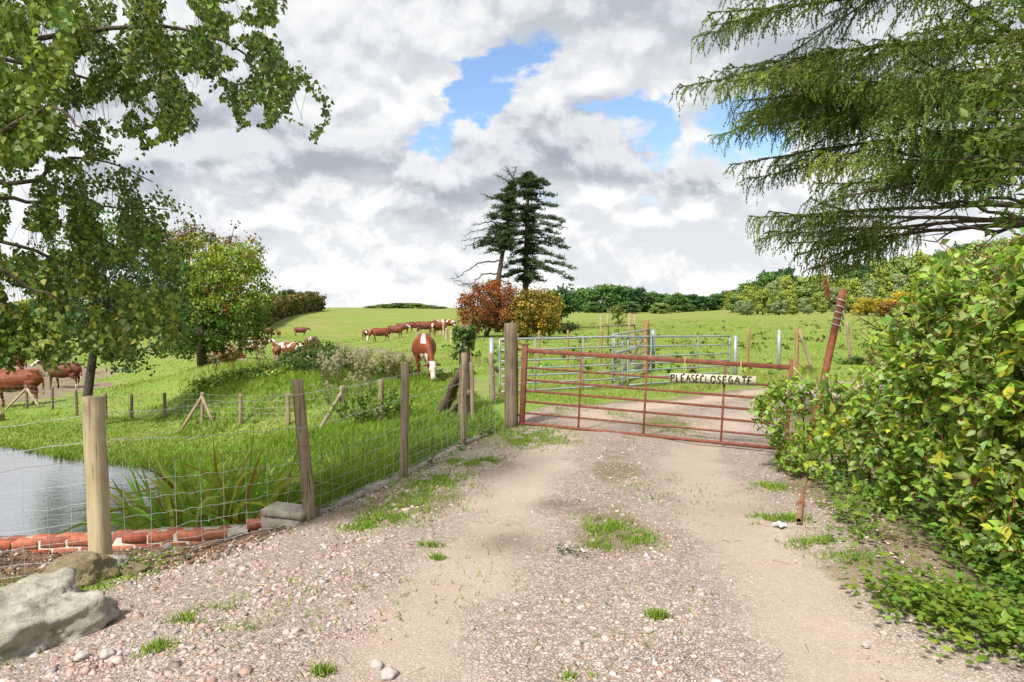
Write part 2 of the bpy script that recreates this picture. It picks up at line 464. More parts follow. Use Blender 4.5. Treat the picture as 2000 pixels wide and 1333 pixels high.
def mat_galv(name):
    m, t, b = newmat(name); o = obco(t)
    n = t.noise(o, 9, 6, 0.6); v = t.voro(o, 60, out='Color')
    c = t.mix(t.lin(n, 0.3, 0.7), (0.22, 0.25, 0.27), (0.33, 0.36, 0.375))
    c = t.mix(0.12, c, v, 'OVERLAY')
    t.link(c, b.inputs['Base Color']); b.inputs['Metallic'].default_value = 0.2; b.inputs['Roughness'].default_value = 0.48
    return m
def mat_rock(name, c1, c2, lich=(0.30, 0.29, 0.20), dk=0.7, bd=0.022):
    m, t, b = newmat(name); o = obco(t)
    n = t.noise(o, 5, 8, 0.68); n2 = t.noise(o, 38, 6, 0.7); n3 = t.noise(o, 2.4, 3, 0.5)
    c = t.mix(t.lin(n, 0.35, 0.68), c1, c2)
    c = t.mix(t.smooth(n3, 0.50, 0.66, 0, 0.65), c, lich)
    c = t.mix(t.smooth(n2, 0.56, 0.72, 0, dk), c, tuple(v * 0.35 for v in c1))
    spot = t.smooth(t.noise(o, 11, 3, 0.5), 0.70, 0.74)
    c = t.mix(t.math('MULTIPLY', spot, 0.5), c, (0.34, 0.15, 0.05))
    t.link(c, b.inputs['Base Color']); b.inputs['Roughness'].default_value = 0.93; b.inputs['Specular IOR Level'].default_value = 0.2
    bump(t, b, t.math('ADD', n, t.math('MULTIPLY', n2, 0.5)), 1.0, bd); return m

M = {}
M['leaf'] = mat_leaf('leaf', 0.44, 0.5, 0.3)
M['leaf_far'] = mat_leaf('leaf_far', 0.25, 0.7, 0.15)
M['needle'] = mat_leaf('needle', 0.30, 0.55, 0.3)
M['grass'] = mat_leaf('grass_blade', 0.30, 0.6, 0.2)
M['bark'] = mat_attr('bark', 0.9, 0.15, 30, 0.5, 0.8, 0.02)
M['post_pale'] = mat_wood('post_pale', (0.33, 0.255, 0.155), (0.50, 0.405, 0.265))
M['post_grey'] = mat_wood('post_grey', (0.225, 0.165, 0.105), (0.35, 0.275, 0.185))
M['post_dark'] = mat_wood('post_dark', (0.12, 0.088, 0.06), (0.25, 0.195, 0.14))
M['post_brown'] = mat_wood('post_brown', (0.26, 0.15, 0.07), (0.38, 0.24, 0.12))
M['wire'] = mat_attr('wire', 0.45, 0.5, 60, 0.25, 0.1)
M['rust'] = mat_rust('rust')
M['rust_pole'] = mat_rust('rust_pole', (0.24, 0.07, 0.035))
M['rust_pipe'] = mat_rust('rust_pipe', (0.23, 0.12, 0.065))
M['galv'] = mat_galv('galvanised')
M['boulder'] = mat_rock('boulder', (0.24, 0.215, 0.17), (0.54, 0.51, 0.43), (0.35, 0.325, 0.23))
M['boulder_brown'] = mat_rock('boulder_brown', (0.21, 0.16, 0.10), (0.38, 0.31, 0.205), (0.25, 0.21, 0.10))
M['rock_pale'] = mat_rock('rock_pale', (0.36, 0.325, 0.295), (0.54, 0.49, 0.45), (0.44, 0.38, 0.33))
M['pebble'] = mat_rock('pebble', (0.34, 0.295, 0.265), (0.46, 0.41, 0.375), (0.40, 0.34, 0.30), 0.3, 0.002)
M['brick'] = mat_attr('brick', 0.9, 0.2, 26, 0.38, 0.6, 0.006)
M['mortar'] = mat_attr('mortar', 0.95, 0.1, 50, 0.25, 0.6, 0.006)
M['concrete'] = mat_attr('concrete', 0.92, 0.15, 12, 0.35, 0.5, 0.008)
M['stone'] = mat_attr('gravel_stone', 0.85, 0.25, 60, 0.22, 0.3, 0.003)
M['soilm'] = mat_attr('soil', 0.97, 0.1, 22, 0.55, 1.0, 0.03)
M['cow'] = mat_attr('cow_coat', 0.62, 0.3, 9, 0.22, 0.15, 0.01)
M['paint'] = mat_attr('sign_paint', 0.8, 0.2, 30, 0.4, 0.2, 0.002)
M['string'] = mat_attr('string', 0.9, 0.1, 60, 0.2, 0.2, 0.002)
M['fluff'] = mat_leaf('fluff', 0.45, 0.9, 0.05)

def mat_field():
    m, t, b = newmat('field_grass'); o = obco(t)
    n1 = t.noise(o, 0.055, 6, 0.6); n2 = t.noise(o, 0.9, 6, 0.65); n3 = t.noise(t.scalev(o, (7, 7, 7)), 1.0, 5, 0.7)
    n4 = t.noise(t.scalev(o, (0.5, 0.16, 1)), 1.0, 5, 0.62)
    c = t.mix(t.lin(n1, 0.35, 0.65), (0.145, 0.245, 0.030), (0.205, 0.285, 0.050))
    c = t.mix(t.lin(n2, 0.40, 0.72, 0, 0.55), c, (0.085, 0.150, 0.018))
    c = t.mix(t.lin(n4, 0.50, 0.74, 0, 0.75), c, (0.235, 0.235, 0.075))
    c = t.mix(t.lin(n3, 0.45, 0.8, 0, 0.5), c, (0.060, 0.105, 0.014))
    dry = t.attr('dry', 'Fac'); mud = t.attr('mud', 'Fac')
    dn = t.lin(t.noise(t.scalev(o, (0.07, 0.22, 1)), 1.0, 6, 0.68), 0.36, 0.66)
    c = t.mix(t.math('MULTIPLY', dry, dn), c, (0.245, 0.195, 0.085))
    mc = t.mix(t.lin(t.noise(o, 2.2, 7, 0.7), 0.35, 0.65), (0.135, 0.090, 0.055), (0.27, 0.21, 0.155))
    mm = t.smooth(t.math('ADD', mud, t.math('MULTIPLY', t.math('SUBTRACT', n2, 0.5), 0.9)), 0.40, 0.62)
    c = t.mix(mm, c, mc)
    t.link(c, b.inputs['Base Color']); b.inputs['Roughness'].default_value = 0.95; b.inputs['Specular IOR Level'].default_value = 0.1
    bump(t, b, t.math('ADD', n3, n2), 0.7, 0.06)
    return m
M['field'] = mat_field()

def mat_track():
    m, t, b = newmat('track_gravel'); o = obco(t)
    rut = t.attr('rut', 'Fac'); moss = t.attr('moss', 'Fac'); damp = t.attr('damp', 'Fac')
    ow = o
    nd = t.node('ShaderNodeTexNoise'); t.link(ow, nd.inputs['Vector']); nd.inputs['Scale'].default_value = 55; nd.inputs['Detail'].default_value = 3
    dsc = t.vmath('SCALE', t.vmath('SUBTRACT', nd.outputs['Color'], (.5, .5, .5))); dsc.node.inputs['Scale'].default_value = 0.016
    o = t.vmath('ADD', ow, dsc)
    vs = t.voro(o, 46, out='Color'); vd = t.voro(o, 46, 'DISTANCE_TO_EDGE')
    vs2 = t.voro(o, 105, out='Color'); vd2 = t.voro(o, 105, 'DISTANCE_TO_EDGE')
    sepc = t.node('ShaderNodeSeparateColor'); t.link(vs, sepc.inputs[0])
    sep2 = t.node('ShaderNodeSeparateColor'); t.link(vs2, sep2.inputs[0])
    sc = t.ramp(sepc.outputs[0], [(0.0, (0.20, 0.165, 0.145)), (0.3, (0.40, 0.305, 0.26)), (0.55, (0.48, 0.395, 0.345)), (0.8, (0.55, 0.485, 0.44)), (1.0, (0.36, 0.345, 0.34))])
    sc2 = t.ramp(sep2.outputs[0], [(0.0, (0.22, 0.17, 0.14)), (0.4, (0.38, 0.30, 0.245)), (1.0, (0.52, 0.44, 0.375))])
    stone = t.mix(t.lin(sepc.outputs[1], 0.2, 0.9), sc2, sc)
    edge = t.smooth(vd, 0.0, 0.16)
    stone = t.mix(t.math('MULTIPLY_ADD', edge, 0.55, t.lin(t.noise(ow, 20, 4, 0.6), 0.35, 0.6, 0.10, 0.45)), (0.17, 0.128, 0.098), stone)
    fine = t.noise(o, 150, 3, 0.7); mid = t.noise(o, 1.6, 6, 0.6); big = t.noise(o, 0.5, 4, 0.55)
    dust = t.mix(t.lin(fine, 0.3, 0.7), (0.29, 0.22, 0.17), (0.45, 0.365, 0.30))
    dust = t.mix(t.lin(mid, 0.35, 0.7), dust, (0.40, 0.32, 0.26))
    k = t.smooth(t.math('ADD', rut, t.math('MULTIPLY', t.math('SUBTRACT', mid, 0.5), 1.9)), 0.15, 0.95)
    k = t.math('MAXIMUM', t.math('MULTIPLY', k, 0.74), t.lin(fine, 0.52, 0.75, 0, 0.5))
    c = t.mix(k, stone, dust)
    earth = t.smooth(t.math('ADD', moss, t.math('MULTIPLY', t.math('SUBTRACT', t.noise(o, 5, 6, 0.7), 0.5), 1.5)), 0.5, 0.95)
    c = t.mix(t.math('MULTIPLY', earth, 0.72), c, t.mix(t.lin(fine, 0.3, 0.7), (0.13, 0.095, 0.052), (0.21, 0.175, 0.085)))
    c = t.mix(t.math('MULTIPLY', damp, t.lin(mid, 0.3, 0.7, 0.5, 1)), c, t.mix(1.0, c, (0.42, 0.40, 0.36), 'MULTIPLY'))
    t.link(c, b.inputs['Base Color']); b.inputs['Roughness'].default_value = 0.93; b.inputs['Specular IOR Level'].default_value = 0.15
    hgt = t.math('ADD', t.math('MULTIPLY', edge, t.math('SUBTRACT', 1.0, k)), t.math('MULTIPLY', fine, 0.4))
    bump(t, b, hgt, 0.7, 0.010)
    return m
M['track'] = mat_track()

def mat_water():
    m, t, b = newmat('pond_water'); o = obco(t)
    b.inputs['Base Color'].default_value = (0.025, 0.022, 0.014, 1)
    b.inputs['Roughness'].default_value = 0.04; b.inputs['IOR'].default_value = 3.0
    n = t.noise(t.scalev(o, (2.2, 5.5, 1)), 1.6, 4, 0.6, 0.6); n2 = t.noise(t.scalev(o, (8, 15, 1)), 1.5, 3, 0.6)
    bump(t, b, t.math('ADD', n, t.math('MULTIPLY', n2, 0.35)), 0.30, 0.02)
    gl = t.node('ShaderNodeBsdfGlossy'); gl.inputs['Color'].default_value = (0.86, 0.87, 0.88, 1); gl.inputs['Roughness'].default_value = 0.05
    t.link(b.inputs['Normal'].links[0].from_socket, gl.inputs['Normal'])
    mx = t.node('ShaderNodeMixShader'); mx.inputs[0].default_value = 0.62; t.link(b.outputs[0], mx.inputs[1]); t.link(gl.outputs[0], mx.inputs[2])
    t.link(mx.outputs[0], m.node_tree.nodes['Material Output'].inputs[0])
    return m
M['water'] = mat_water()

# ------------------------------------------------------------------ ground sheets
TRACK = np.array([(-3.4, -4), (-2.75, 2.2), (-2.45, 3.4), (-2.55, 4.2), (-2.5, 4.8), (-2.15, 5.3), (-1.85, 5.8), (-1.75, 6.0), (-1.16, 7.4), (-.62, 9.0), (-.12, 9.9), (-.1, 11.1), (.6, 12.0), (1.8, 12.9), (3.3, 13.7), (5, 15.4), (7, 16.9), (12, 18.2), (20, 18.9),
                  (20, 17), (11.5, 15.9), (7.8, 14.6), (5.6, 12.4), (4.4, 10.3), (3.7, 8.6), (3.3, 7.4), (2.95, 6.2), (2.7, 5), (2.45, 3.9), (2.55, 3.0), (2.9, 1.5), (3.2, -4)])
def fbm2(xy, sc, oct=4, seed=0.0):
    out = np.zeros(len(xy)); a = 1.0; tot = 0
    for k in range(oct):
        q = xy * sc * 2 ** k
        out += a * np.array([mnoise.noise(Vector((p[0] + seed, p[1], seed * 1.7 + k))) for p in q]); tot += a; a *= 0.5
    return out / tot
def seg_dist(p, poly):
    d = np.full(len(p), 1e9)
    for a, b in zip(poly[:-1], poly[1:]):
        a = np.array(a, float); b = np.array(b, float); e = b - a; w = p - a
        t = ((w @ e) / (e @ e)).clip(0, 1); d = np.minimum(d, np.hypot(*(w - t[:, None] * e).T))
    return d

MUDS = ((20, 39, 5.5, 6.5), (-200, 42, 10, 8), (112, 34, 2.4, 3.5), (10, 29, 2.6, 3.0))
def build_terrain():
    th = np.concatenate([np.radians(np.arange(-180, -62, 5.0)), np.radians(np.arange(-62, 62, 0.46)), np.radians(np.arange(62, 180, 5.0))])
    rr = np.concatenate([[0.0], np.geomspace(0.5, 420, 330), np.geomspace(450, 3000, 14)])
    T, R = np.meshgrid(th, rr)
    xy = np.stack([np.sin(T) * R, np.cos(T) * R], -1).reshape(-1, 2)
    z = height(xy)
    insd = sdf_poly(xy, TRACK)
    z = z - 0.03 * sstep(-insd, 0.02, 0.25)
    r = np.hypot(xy[:, 0], xy[:, 1])
    und = np.array([mnoise.noise(Vector((p[0] * 0.35, p[1] * 0.35, 3))) for p in xy]) * 0.10 * sstep(r, 16, 40) * sstep(insd, 0.5, 3)
    z = z + und
    k, n = T.shape
    i = np.arange(k - 1)[:, None] * n; j = np.arange(n)[None]; j2 = (j + 1) % n
    q = np.stack([i + j, i + n + j, i + n + j2, i + j2], -1).reshape(-1, 4)[:, ::-1]
    mb = MB(); mb.add(np.column_stack([xy, z]), q)
    o = mb.build('field', M['field'], smooth=True); tag(o, kind='structure')
    me = o.data
    # bare, trodden earth where the herd stands and along the cow path
    mud = np.zeros(len(xy))
    for px, d, rx, ry in MUDS:
        g = ground(px, d); mud = np.maximum(mud, 1.15 * np.exp(-(((xy[:, 0] - g[0]) / rx) ** 2 + ((xy[:, 1] - g[1]) / ry) ** 2)))
    path = [ground(735, 55)[:2], ground(790, 34)[:2], ground(842, 25)[:2], ground(880, 20)[:2]]
    mud = np.maximum(mud, 0.56 * np.exp(-(seg_dist(xy, path) / 0.9) ** 2))
    mud = np.maximum(mud, 0.48 * np.exp(-(seg_dist(xy, [(.4, 12.5), (-.4, 15), (-1.5, 19)]) / 1.2) ** 2))
    sdp = sdf_poly(xy, POND)
    mud = np.maximum(mud, np.where(sdp < 0.08, 1.4, 0))
    mud = np.maximum(mud, 1.4 * ((xy[:, 1] > 4.72) & (xy[:, 1] < 6.55) & (xy[:, 0] < -1.9) & (sdp < 2.2)))
    mud = np.maximum(mud, 1.2 * sstep(sdf_poly(xy, np.array([(2.2, 2.4), (2.5, 5), (3.0, 7.2), (3.4, 8.6), (4.6, 8.2), (4.4, 5), (4.2, 2.2)])), .35, -.1))
    a = me.attributes.new('mud', 'FLOAT', 'POINT'); a.data.foreach_set('value', mud.astype(np.float32))
    dry = 0.35 + 0.40 * sstep(r, 40, 130)
    a = me.attributes.new('dry', 'FLOAT', 'POINT'); a.data.foreach_set('value', dry.astype(np.float32))
    return o
build_terrain()

RUTL = [(-1.1, -4), (-.75, 2), (-.32, 4), (-.02, 6), (.42, 8), (.95, 10), (1.6, 11.6), (3.0, 12.9), (5.4, 14.8), (9, 16.4), (20, 18.2)]
RUTR = [(1.35, -4), (1.45, 2), (1.62, 4), (1.78, 6), (2.1, 8), (2.7, 9.8), (3.6, 11.2), (5.0, 12.7), (7.2, 14.9), (10, 15.9), (20, 17.4)]
MID = [(0.15, -4), (.35, 2), (.62, 4), (.86, 6), (1.26, 8), (1.8, 9.9), (2.6, 11.4), (4.2, 13.2), (6.2, 14.9), (10, 16.3), (20, 17.8)]
def track_z(xy):
    xy = np.asarray(xy, float).reshape(-1, 2)
    z = height(xy)
    dr = np.minimum(seg_dist(xy, RUTL), seg_dist(xy, RUTR))
    return z - 0.028 * np.exp(-(dr / 0.36) ** 2) + 0.004
def build_track():
    st = 0.075
    xs = np.arange(-3.5, 12.5, st); ys = np.arange(-3.9, 18.6, st)
    X, Y = np.meshgrid(xs, ys); xy = np.stack([X, Y], -1).reshape(-1, 2)
    sd_ = sdf_poly(xy, TRACK)
    band = np.abs(sd_) < 0.6
    wob = np.zeros(len(xy)); wob[band] = fbm2(xy[band], 1.9, 3, 5.0) * 0.26
    ins = (sd_ + wob) < 0
    z = track_z(xy) + 0.004
    z += np.array([mnoise.noise(Vector((p[0] * 2.1, p[1] * 2.1, 9))) for p in xy]) * 0.012
    z -= 0.055 * sstep(sd_ + wob, -0.12, 0.08)
    ny, nx = X.shape
    i = np.arange(ny - 1)[:, None] * nx; j = np.arange(nx - 1)[None]
    q = np.stack([i + j, i + j + 1, i + nx + j + 1, i + nx + j], -1).reshape(-1, 4)
    q = q[ins[q].any(1)]
    used = np.unique(q); mp = np.full(len(xy), -1); mp[used] = np.arange(len(used))
    mb = MB(); mb.add(np.column_stack([xy, z])[used], mp[q])
    o = mb.build('gravel_track', M['track'], smooth=True); tag(o, kind='structure')
    p = xy[used]
    dl, dr, dm = seg_dist(p, RUTL), seg_dist(p, RUTR), seg_dist(p, MID)
    rut = np.maximum(np.exp(-(dl / 0.42) ** 2), np.exp(-(dr / 0.46) ** 2))
    s2 = -sdf_poly(p, TRACK)
    moss = 0.62 * np.exp(-(dm / 0.40) ** 2) * (0.35 + 0.65 * sstep(p[:, 1], 3.0, 6.0)) + 0.75 * np.exp(-(s2 / 0.42) ** 2) * sstep(p[:, 1], 3.0, 6.5) + 0.5 * np.exp(-(s2 / 0.4) ** 2) * (p[:, 0] > 1)
    for px, py, rr_, k in ((830, 970, .75, .8), (760, 1010, .5, .6), (1200, 1045, .42, .7), (1230, 920, .5, .5), (1040, 860, .7, .7), (1540, 950, .5, .7), (1330, 830, .6, .6), (1690, 1130, .5, .7), (1060, 1290, .3, .4)):
        g = gpix(px, py); moss += k * np.exp(-(((p - g[:2]) / rr_) ** 2).sum(1))
    damp = np.zeros(len(p))
    for px, py, ra, rb, k in ((990, 1055, .24, .26, 1.0), (1090, 985, .22, .18, 1.1), (1130, 1000, .2, .1, .8), (1440, 990, .3, .3, .35)):
        g = gpix(px, py); damp = np.maximum(damp, k * np.exp(-((p[:, 0] - g[0]) / ra) ** 2 - ((p[:, 1] - g[1]) / rb) ** 2))
    for nm, v in (('rut', rut), ('moss', moss), ('damp', damp)):
        a = o.data.attributes.new(nm, 'FLOAT', 'POINT'); a.data.foreach_set('value', v.astype(np.float32))
build_track()

# soil bed between the netting and the pond wall
def build_soil():
    poly = np.array([(-9, 4.7), (-3.0, 4.78), (-2.4, 4.95), (-1.95, 5.5), (-1.95, 5.75), (-2.3, 6.02), (-3.4, 6.10), (-4.6, 6.06), (-9, 6.2)])
    xs = np.arange(-6.5, -1.8, 0.03); ys = np.arange(4.6, 6.3, 0.03)
    X, Y = np.meshgrid(xs, ys); xy = np.stack([X, Y], -1).reshape(-1, 2)
    sd_ = sdf_poly(xy, poly)
    z = height(xy) + 0.012 + np.array([mnoise.fractal(Vector((p[0] * 6, p[1] * 6, 2)), 1.0, 2.0, 5) for p in xy]) * 0.030 - 0.06 * sstep(sd_, -0.05, 0.06)
    ny, nx = X.shape; i = np.arange(ny - 1)[:, None] * nx; j = np.arange(nx - 1)[None]
    q = np.stack([i + j, i + j + 1, i + nx + j + 1, i + nx + j], -1).reshape(-1, 4); q = q[(sd_ < 0.04)[q].any(1)]
    used = np.unique(q); mp = np.full(len(xy), -1); mp[used] = np.arange(len(used))
    c = vary((0.20, 0.125, 0.080), len(used), 0.18, 0.08)
    mb = MB(); mb.add(np.column_stack([xy, z])[used], mp[q], c)
    tag(mb.build('soil_bed', M['soilm'], smooth=True), kind='structure')
build_soil()

def build_pond():
    mb = MB(); p = POND * 1.0
    c = p.mean(0); q = c + (p - c) * 1.06
    mb.add(np.column_stack([q, np.full(len(q), ZW)]), [list(range(len(q)))[::-1]] if False else [list(range(len(q)))])
    o = mb.build('pond_water', M['water']); tag(o, kind='structure')
    bm = bmesh.new(); bm.from_mesh(o.data); bmesh.ops.recalc_face_normals(bm, faces=bm.faces)
    for f in bm.faces:
        if f.normal.z < 0: f.normal_flip()
    bm.to_mesh(o.data); bm.free()
build_pond()
# ------------------------------------------------------------------ posts, fences, gates
def post_mesh(name, h, r, mat, sides=14, lean=(0, 0), depth=0.12, taper=0.93, rough=0.035, top='flat', seed=0):
    """a round timber post with its foot set in the ground; checked, slightly bent and uneven"""
    mb = MB(); k = 9
    zs = np.linspace(-depth, h, k)
    rg = np.random.default_rng(seed + 11)
    ring = 1 + rg.normal(0, rough, sides)
    th = np.linspace(0, 2 * PI, sides, endpoint=False)
    V = []
    bx, by = rg.normal(0, 0.006, k).cumsum() * 0.6, rg.normal(0, 0.006, k).cumsum() * 0.6
    for i, z in enumerate(zs):
        f = (z / h)
        rr = r * (1 - (1 - taper) * max(f, 0)) * ring * (1 + rg.normal(0, 0.012, sides))
        zz = np.full(sides, z)
        if i == k - 1 and top == 'rough': zz = zz + rg.normal(0, r * 0.12, sides) + np.cos(th + seed) * r * 0.12
        V.append(np.column_stack([np.cos(th) * rr + lean[0] * f + bx[i], np.sin(th) * rr + lean[1] * f + by[i], zz]))
    # chamfered top
    last = V[-1]; c = last.mean(0)
    V.append(c + (last - c) * np.array((0.86, 0.86, 1.0)) + np.array((0, 0, r * 0.10)))
    V = np.concatenate(V); n = k + 1
    i = np.arange(n - 1)[:, None] * sides; j = np.arange(sides)[None]; j2 = (j + 1) % sides
    q = np.stack([i + j, i + j2, i + sides + j2, i + sides + j], -1).reshape(-1, 4)
    mb.add(V, [q, (np.arange(sides) + (n - 1) * sides)[None], np.arange(sides)[::-1][None]])
    me = mb.mesh(name, mat, True)
    # keep the rim of the top crisp
    for p in me.polygons:
        if len(p.vertices) > 4: p.use_smooth = False
    return me
def put(me, name, loc, parent=None, rz=0.0):
    o = bpy.data.objects.new(name, me); link(o, parent); o.location = loc; o.rotation_euler = (0, 0, rz); return o
def px_height(base, py_top):
    """height of something that stands at base and reaches image row py_top"""
    r = ray(1000, py_top); r = r / r[1]
    return CAMZ + base[1] * r[2] - base[2]

WIREC = (0.42, 0.45, 0.47); RUSTW = (0.26, 0.14, 0.085)
def strand(mb, a, b, r=0.0018, c=WIREC, sag=0.01, wav=0.004, n=22, sides=4):
    a, b = np.asarray(a, float), np.asarray(b, float)
    t = np.linspace(0, 1, n); p = a + (b - a) * t[:, None]
    p[:, 2] -= sag * 4 * t * (1 - t)
    p[1:-1] += rng.normal(0, wav, (n - 2, 3)) * np.array((0.4, 0.4, 1))
    mb.tube(p, r, sides, c, cap=False); return p
def barbed(a, b, parent, r=0.0021, sag=0.015, wav=0.006, c=WIREC, step=0.11):
    mb = MB(); p = strand(mb, a, b, r, c, sag, wav, 26)
    L = np.linalg.norm(np.asarray(b) - np.asarray(a)); n = max(2, int(L / step))
    for k in range(n):
        f = (k + 0.5) / n * (len(p) - 1); i = int(f); q = p[i] + (p[min(i + 1, len(p) - 1)] - p[i]) * (f - i)
        for _ in range(2):
            dv = unit(rng.normal(0, 1, 3)) * 0.016
            mb.tube([q - dv, q + dv], 0.0013, 3, c, cap=False)
    return mb.build('barbed_wire', M['wire'], parent)
def netting(a0, b0, a1, b1, levels, parent, vstep=0.165, r=0.0014, c=WIREC, wav=0.006):
    """stock netting between two posts: a0/b0 are the feet, heights along z"""
    mb = MB(); a0, b0 = np.asarray(a0, float), np.asarray(b0, float)
    lines = []
    for k, (f) in enumerate(levels):
        pa = a0 + np.array((0, 0, f * a1)); pb = b0 + np.array((0, 0, f * b1))
        lines.append(strand(mb, pa, pb, r * (1.25 if k in (0, len(levels) - 1) else 1), RUSTW if k == len(levels) - 1 else c, 0.012 * (1 if k else 0.4), wav, 26))
    L = np.hypot(*(b0 - a0)[:2]); n = max(2, int(L / vstep))
    for k in range(1, n):
        f = k / n * 25; i = int(f)
        col = [ln[i] + (ln[min(i + 1, 25)] - ln[i]) * (f - i) for ln in lines]
        mb.tube(np.array(col) + rng.normal(0, 0.003, (len(col), 3)), r, 4, c, cap=False)
    return mb.build('netting', M['wire'], parent)

# --- boundary fence along the track
fp = {}
fence = thing('boundary_fence', 'barbed wire and stock netting fence on round timber posts along the gravel track', 'fence', (0, 0, 0))
POSTS = [  # name key, foot px, top px, depth, radius, material, lean px
    ('corner', 186, 1110, 776, 4.85, 0.073, 'post_pale', (-0.005, 0)), ('second', 600, 1018, 742, 5.93, 0.053, 'post_grey', (-0.085, 0)),
    ('third', 785, 934, 715, 7.4, 0.046, 'post_grey', (0.0, 0)), ('fourth', 905, 871, 690, 9.0, 0.042, 'post_grey', (0.01, 0))]
for i, (k, px, pf, pt, d, r, m, lean) in enumerate(POSTS):
    g = ground(px, d); h = px_height(g, pt)
    o = put(post_mesh('post', h, r, M[m], 18, lean, rough=0.03, seed=i, top='rough' if k == 'third' else 'flat'), 'post', g, fence)
    fp[k] = (g, h, r)
gl = np.array((-7.2, 4.75, H(-7.2, 4.75)))
put(post_mesh('post', 1.2, 0.055, M['post_grey'], 14, seed=31), 'post', gl, fence)
fp['left'] = (gl, 1.2, 0.055)
GP = ground(998, 10.0)
LEV = (0.02, 0.10, 0.20, 0.31, 0.43, 0.56, 0.70)
fx = lambda k, z, off=-0.05: fp[k][0] + np.array((0.0, off, z))
def run(ka, kb, zt, zm, za, zb):
    """barbed strands at heights zt, zm (pairs) and netting with its top at za/zb"""
    for z0, z1 in (zt, zm): barbed(fx(ka, z0), fx(kb, z1), fence)
    netting(fx(ka, 0), fx(kb, 0), za, zb, np.array(LEV) / 0.70, fence)
fp['gate'] = (GP + np.array((-.14, .02, 0)), 1.5, 0.11)
run('left', 'corner', (1.10, 1.12), (0.92, 0.93), 0.78, 0.80)
run('corner', 'second', (1.115, 1.13), (0.93, 0.83), 0.78, 0.66)
run('second', 'third', (1.13, 1.12), (0.83, 0.86), 0.66, 0.70)
run('third', 'fourth', (1.12, 1.08), (0.86, 0.84), 0.70, 0.68)
run('fourth', 'gate', (1.08, 1.05), (0.84, 0.82), 0.68, 0.66)

# concrete edging below the netting, the two stacked slabs, and the curved brick wall of the pond
def ribbon_box(mb, path, w, z0, z1, c, jit=0.0):
    """a long low bar following a path: z0/z1 arrays of bottom and top"""
    p = np.asarray(path, float); t = np.gradient(p, axis=0); nrm = unit(np.column_stack([-t[:, 1], t[:, 0], np.zeros(len(p))]))[:, :2]
    L, R = p + nrm * w / 2, p - nrm * w / 2
    V = []; k = len(p)
    for q, z in ((L, z0), (L, z1), (R, z1), (R, z0)): V.append(np.column_stack([q, z]))
    V = np.stack(V, 1).reshape(-1, 3) + rng.normal(0, jit, (k * 4, 3))
    i = np.arange(k - 1)[:, None] * 4; j = np.arange(4)[None]
    q = np.stack([i + j, i + (j + 1) % 4, i + 4 + (j + 1) % 4, i + 4 + j], -1).reshape(-1, 4)
    mb.add(V, [q, np.array([[0, 1, 2, 3]]), np.array([[3, 2, 1, 0]]) + (k - 1) * 4], c)
pth = np.array([(-1.90, 6.02), (-1.72, 6.25), (-1.5, 6.8), (-1.3, 7.35), (-1.0, 8.1), (-.72, 8.95), (-.3, 9.9)])
ts = np.linspace(0, len(pth) - 1, 40); pth = np.column_stack([np.interp(ts, np.arange(len(pth)), pth[:, i]) for i in (0, 1)])
zt_ = track_z(pth + np.array((0.1, -0.06))) + 0.012 + rng.normal(0, 0.003, 40)
mb = MB(); ribbon_box(mb, pth, 0.13, zt_ - 0.30, zt_, (0.33, 0.295, 0.25), 0.003)
tag(mb.build('concrete_edging', M['concrete']), 'low worn concrete edging strip between the gravel and the grass bank', 'edging')

slab = thing('concrete_block', 'pair of stacked weathered concrete slabs at the foot of the leaning fence post', 'block', ground(556, 5.98))
sz = slab.location.z
rot = np.array(Matrix.Rotation(rad(-16), 3, 'Z'))
for k, (dz, hh, sx, sy, ox) in enumerate(((0.02, 0.13, .37, .25, 0.0), (0.125, 0.06, .40, .27, .012))):
    mb = MB(); mb.box((ox, 0, dz), (sx, sy, hh), np.array(Matrix.Rotation(rad(-16 + 3 * k), 3, 'Z')) @ np.array(Matrix.Rotation(rad(3.0 * k), 3, 'Y')), (0.36, 0.315, 0.26), 0.004, 0.012)
    mb.build('slab', M['concrete'], slab)

wall = thing('pond_wall', 'low curved wall of red bricks with white mortar edging the pond', 'wall', (0, 0, 0))
wp = np.array([(-7.6, 6.12), (-6.2, 6.0), (-5.2, 5.93), (-4.55, 5.92), (-3.9, 5.95), (-3.35, 5.99), (-2.8, 6.02), (-2.36, 6.05)])
seg = np.linspace(0, len(wp) - 1, 200); wpi = np.column_stack([np.interp(seg, np.arange(len(wp)), wp[:, i]) for i in (0, 1)])
for _ in range(30): wpi[1:-1] = (wpi[:-2] + wpi[2:] + 2 * wpi[1:-1]) / 4
arc = np.concatenate([[0], np.hypot(*np.diff(wpi, axis=0).T).cumsum()])
WZ = lambda x: -0.37 + 0.035 * ((x + 3.4) / 1.1)
BL = 0.231; nb = int(arc[-1] / BL)
brick_meshes = []
for k in range(6):
    mb = MB(); col = np.array([(0.37, 0.115, 0.065), (0.41, 0.14, 0.08), (0.33, 0.095, 0.055), (0.38, 0.155, 0.095), (0.43, 0.16, 0.09), (0.28, 0.10, 0.07)][k])
    mb.box((0, 0, 0), (0.209, 0.104, 0.066), None, col, 0.0022, 0.005); brick_meshes.append(mb.mesh('brick', M['brick']))
    mb2 = None
def brick(loc, rz, sc=(1, 1, 1), tilt=0.0):
    o = put(brick_meshes[rng.integers(0, 6)], 'brick', loc, wall); o.rotation_euler = (tilt, rng.normal(0, 0.012), rz); o.scale = sc; return o
mc = MB()
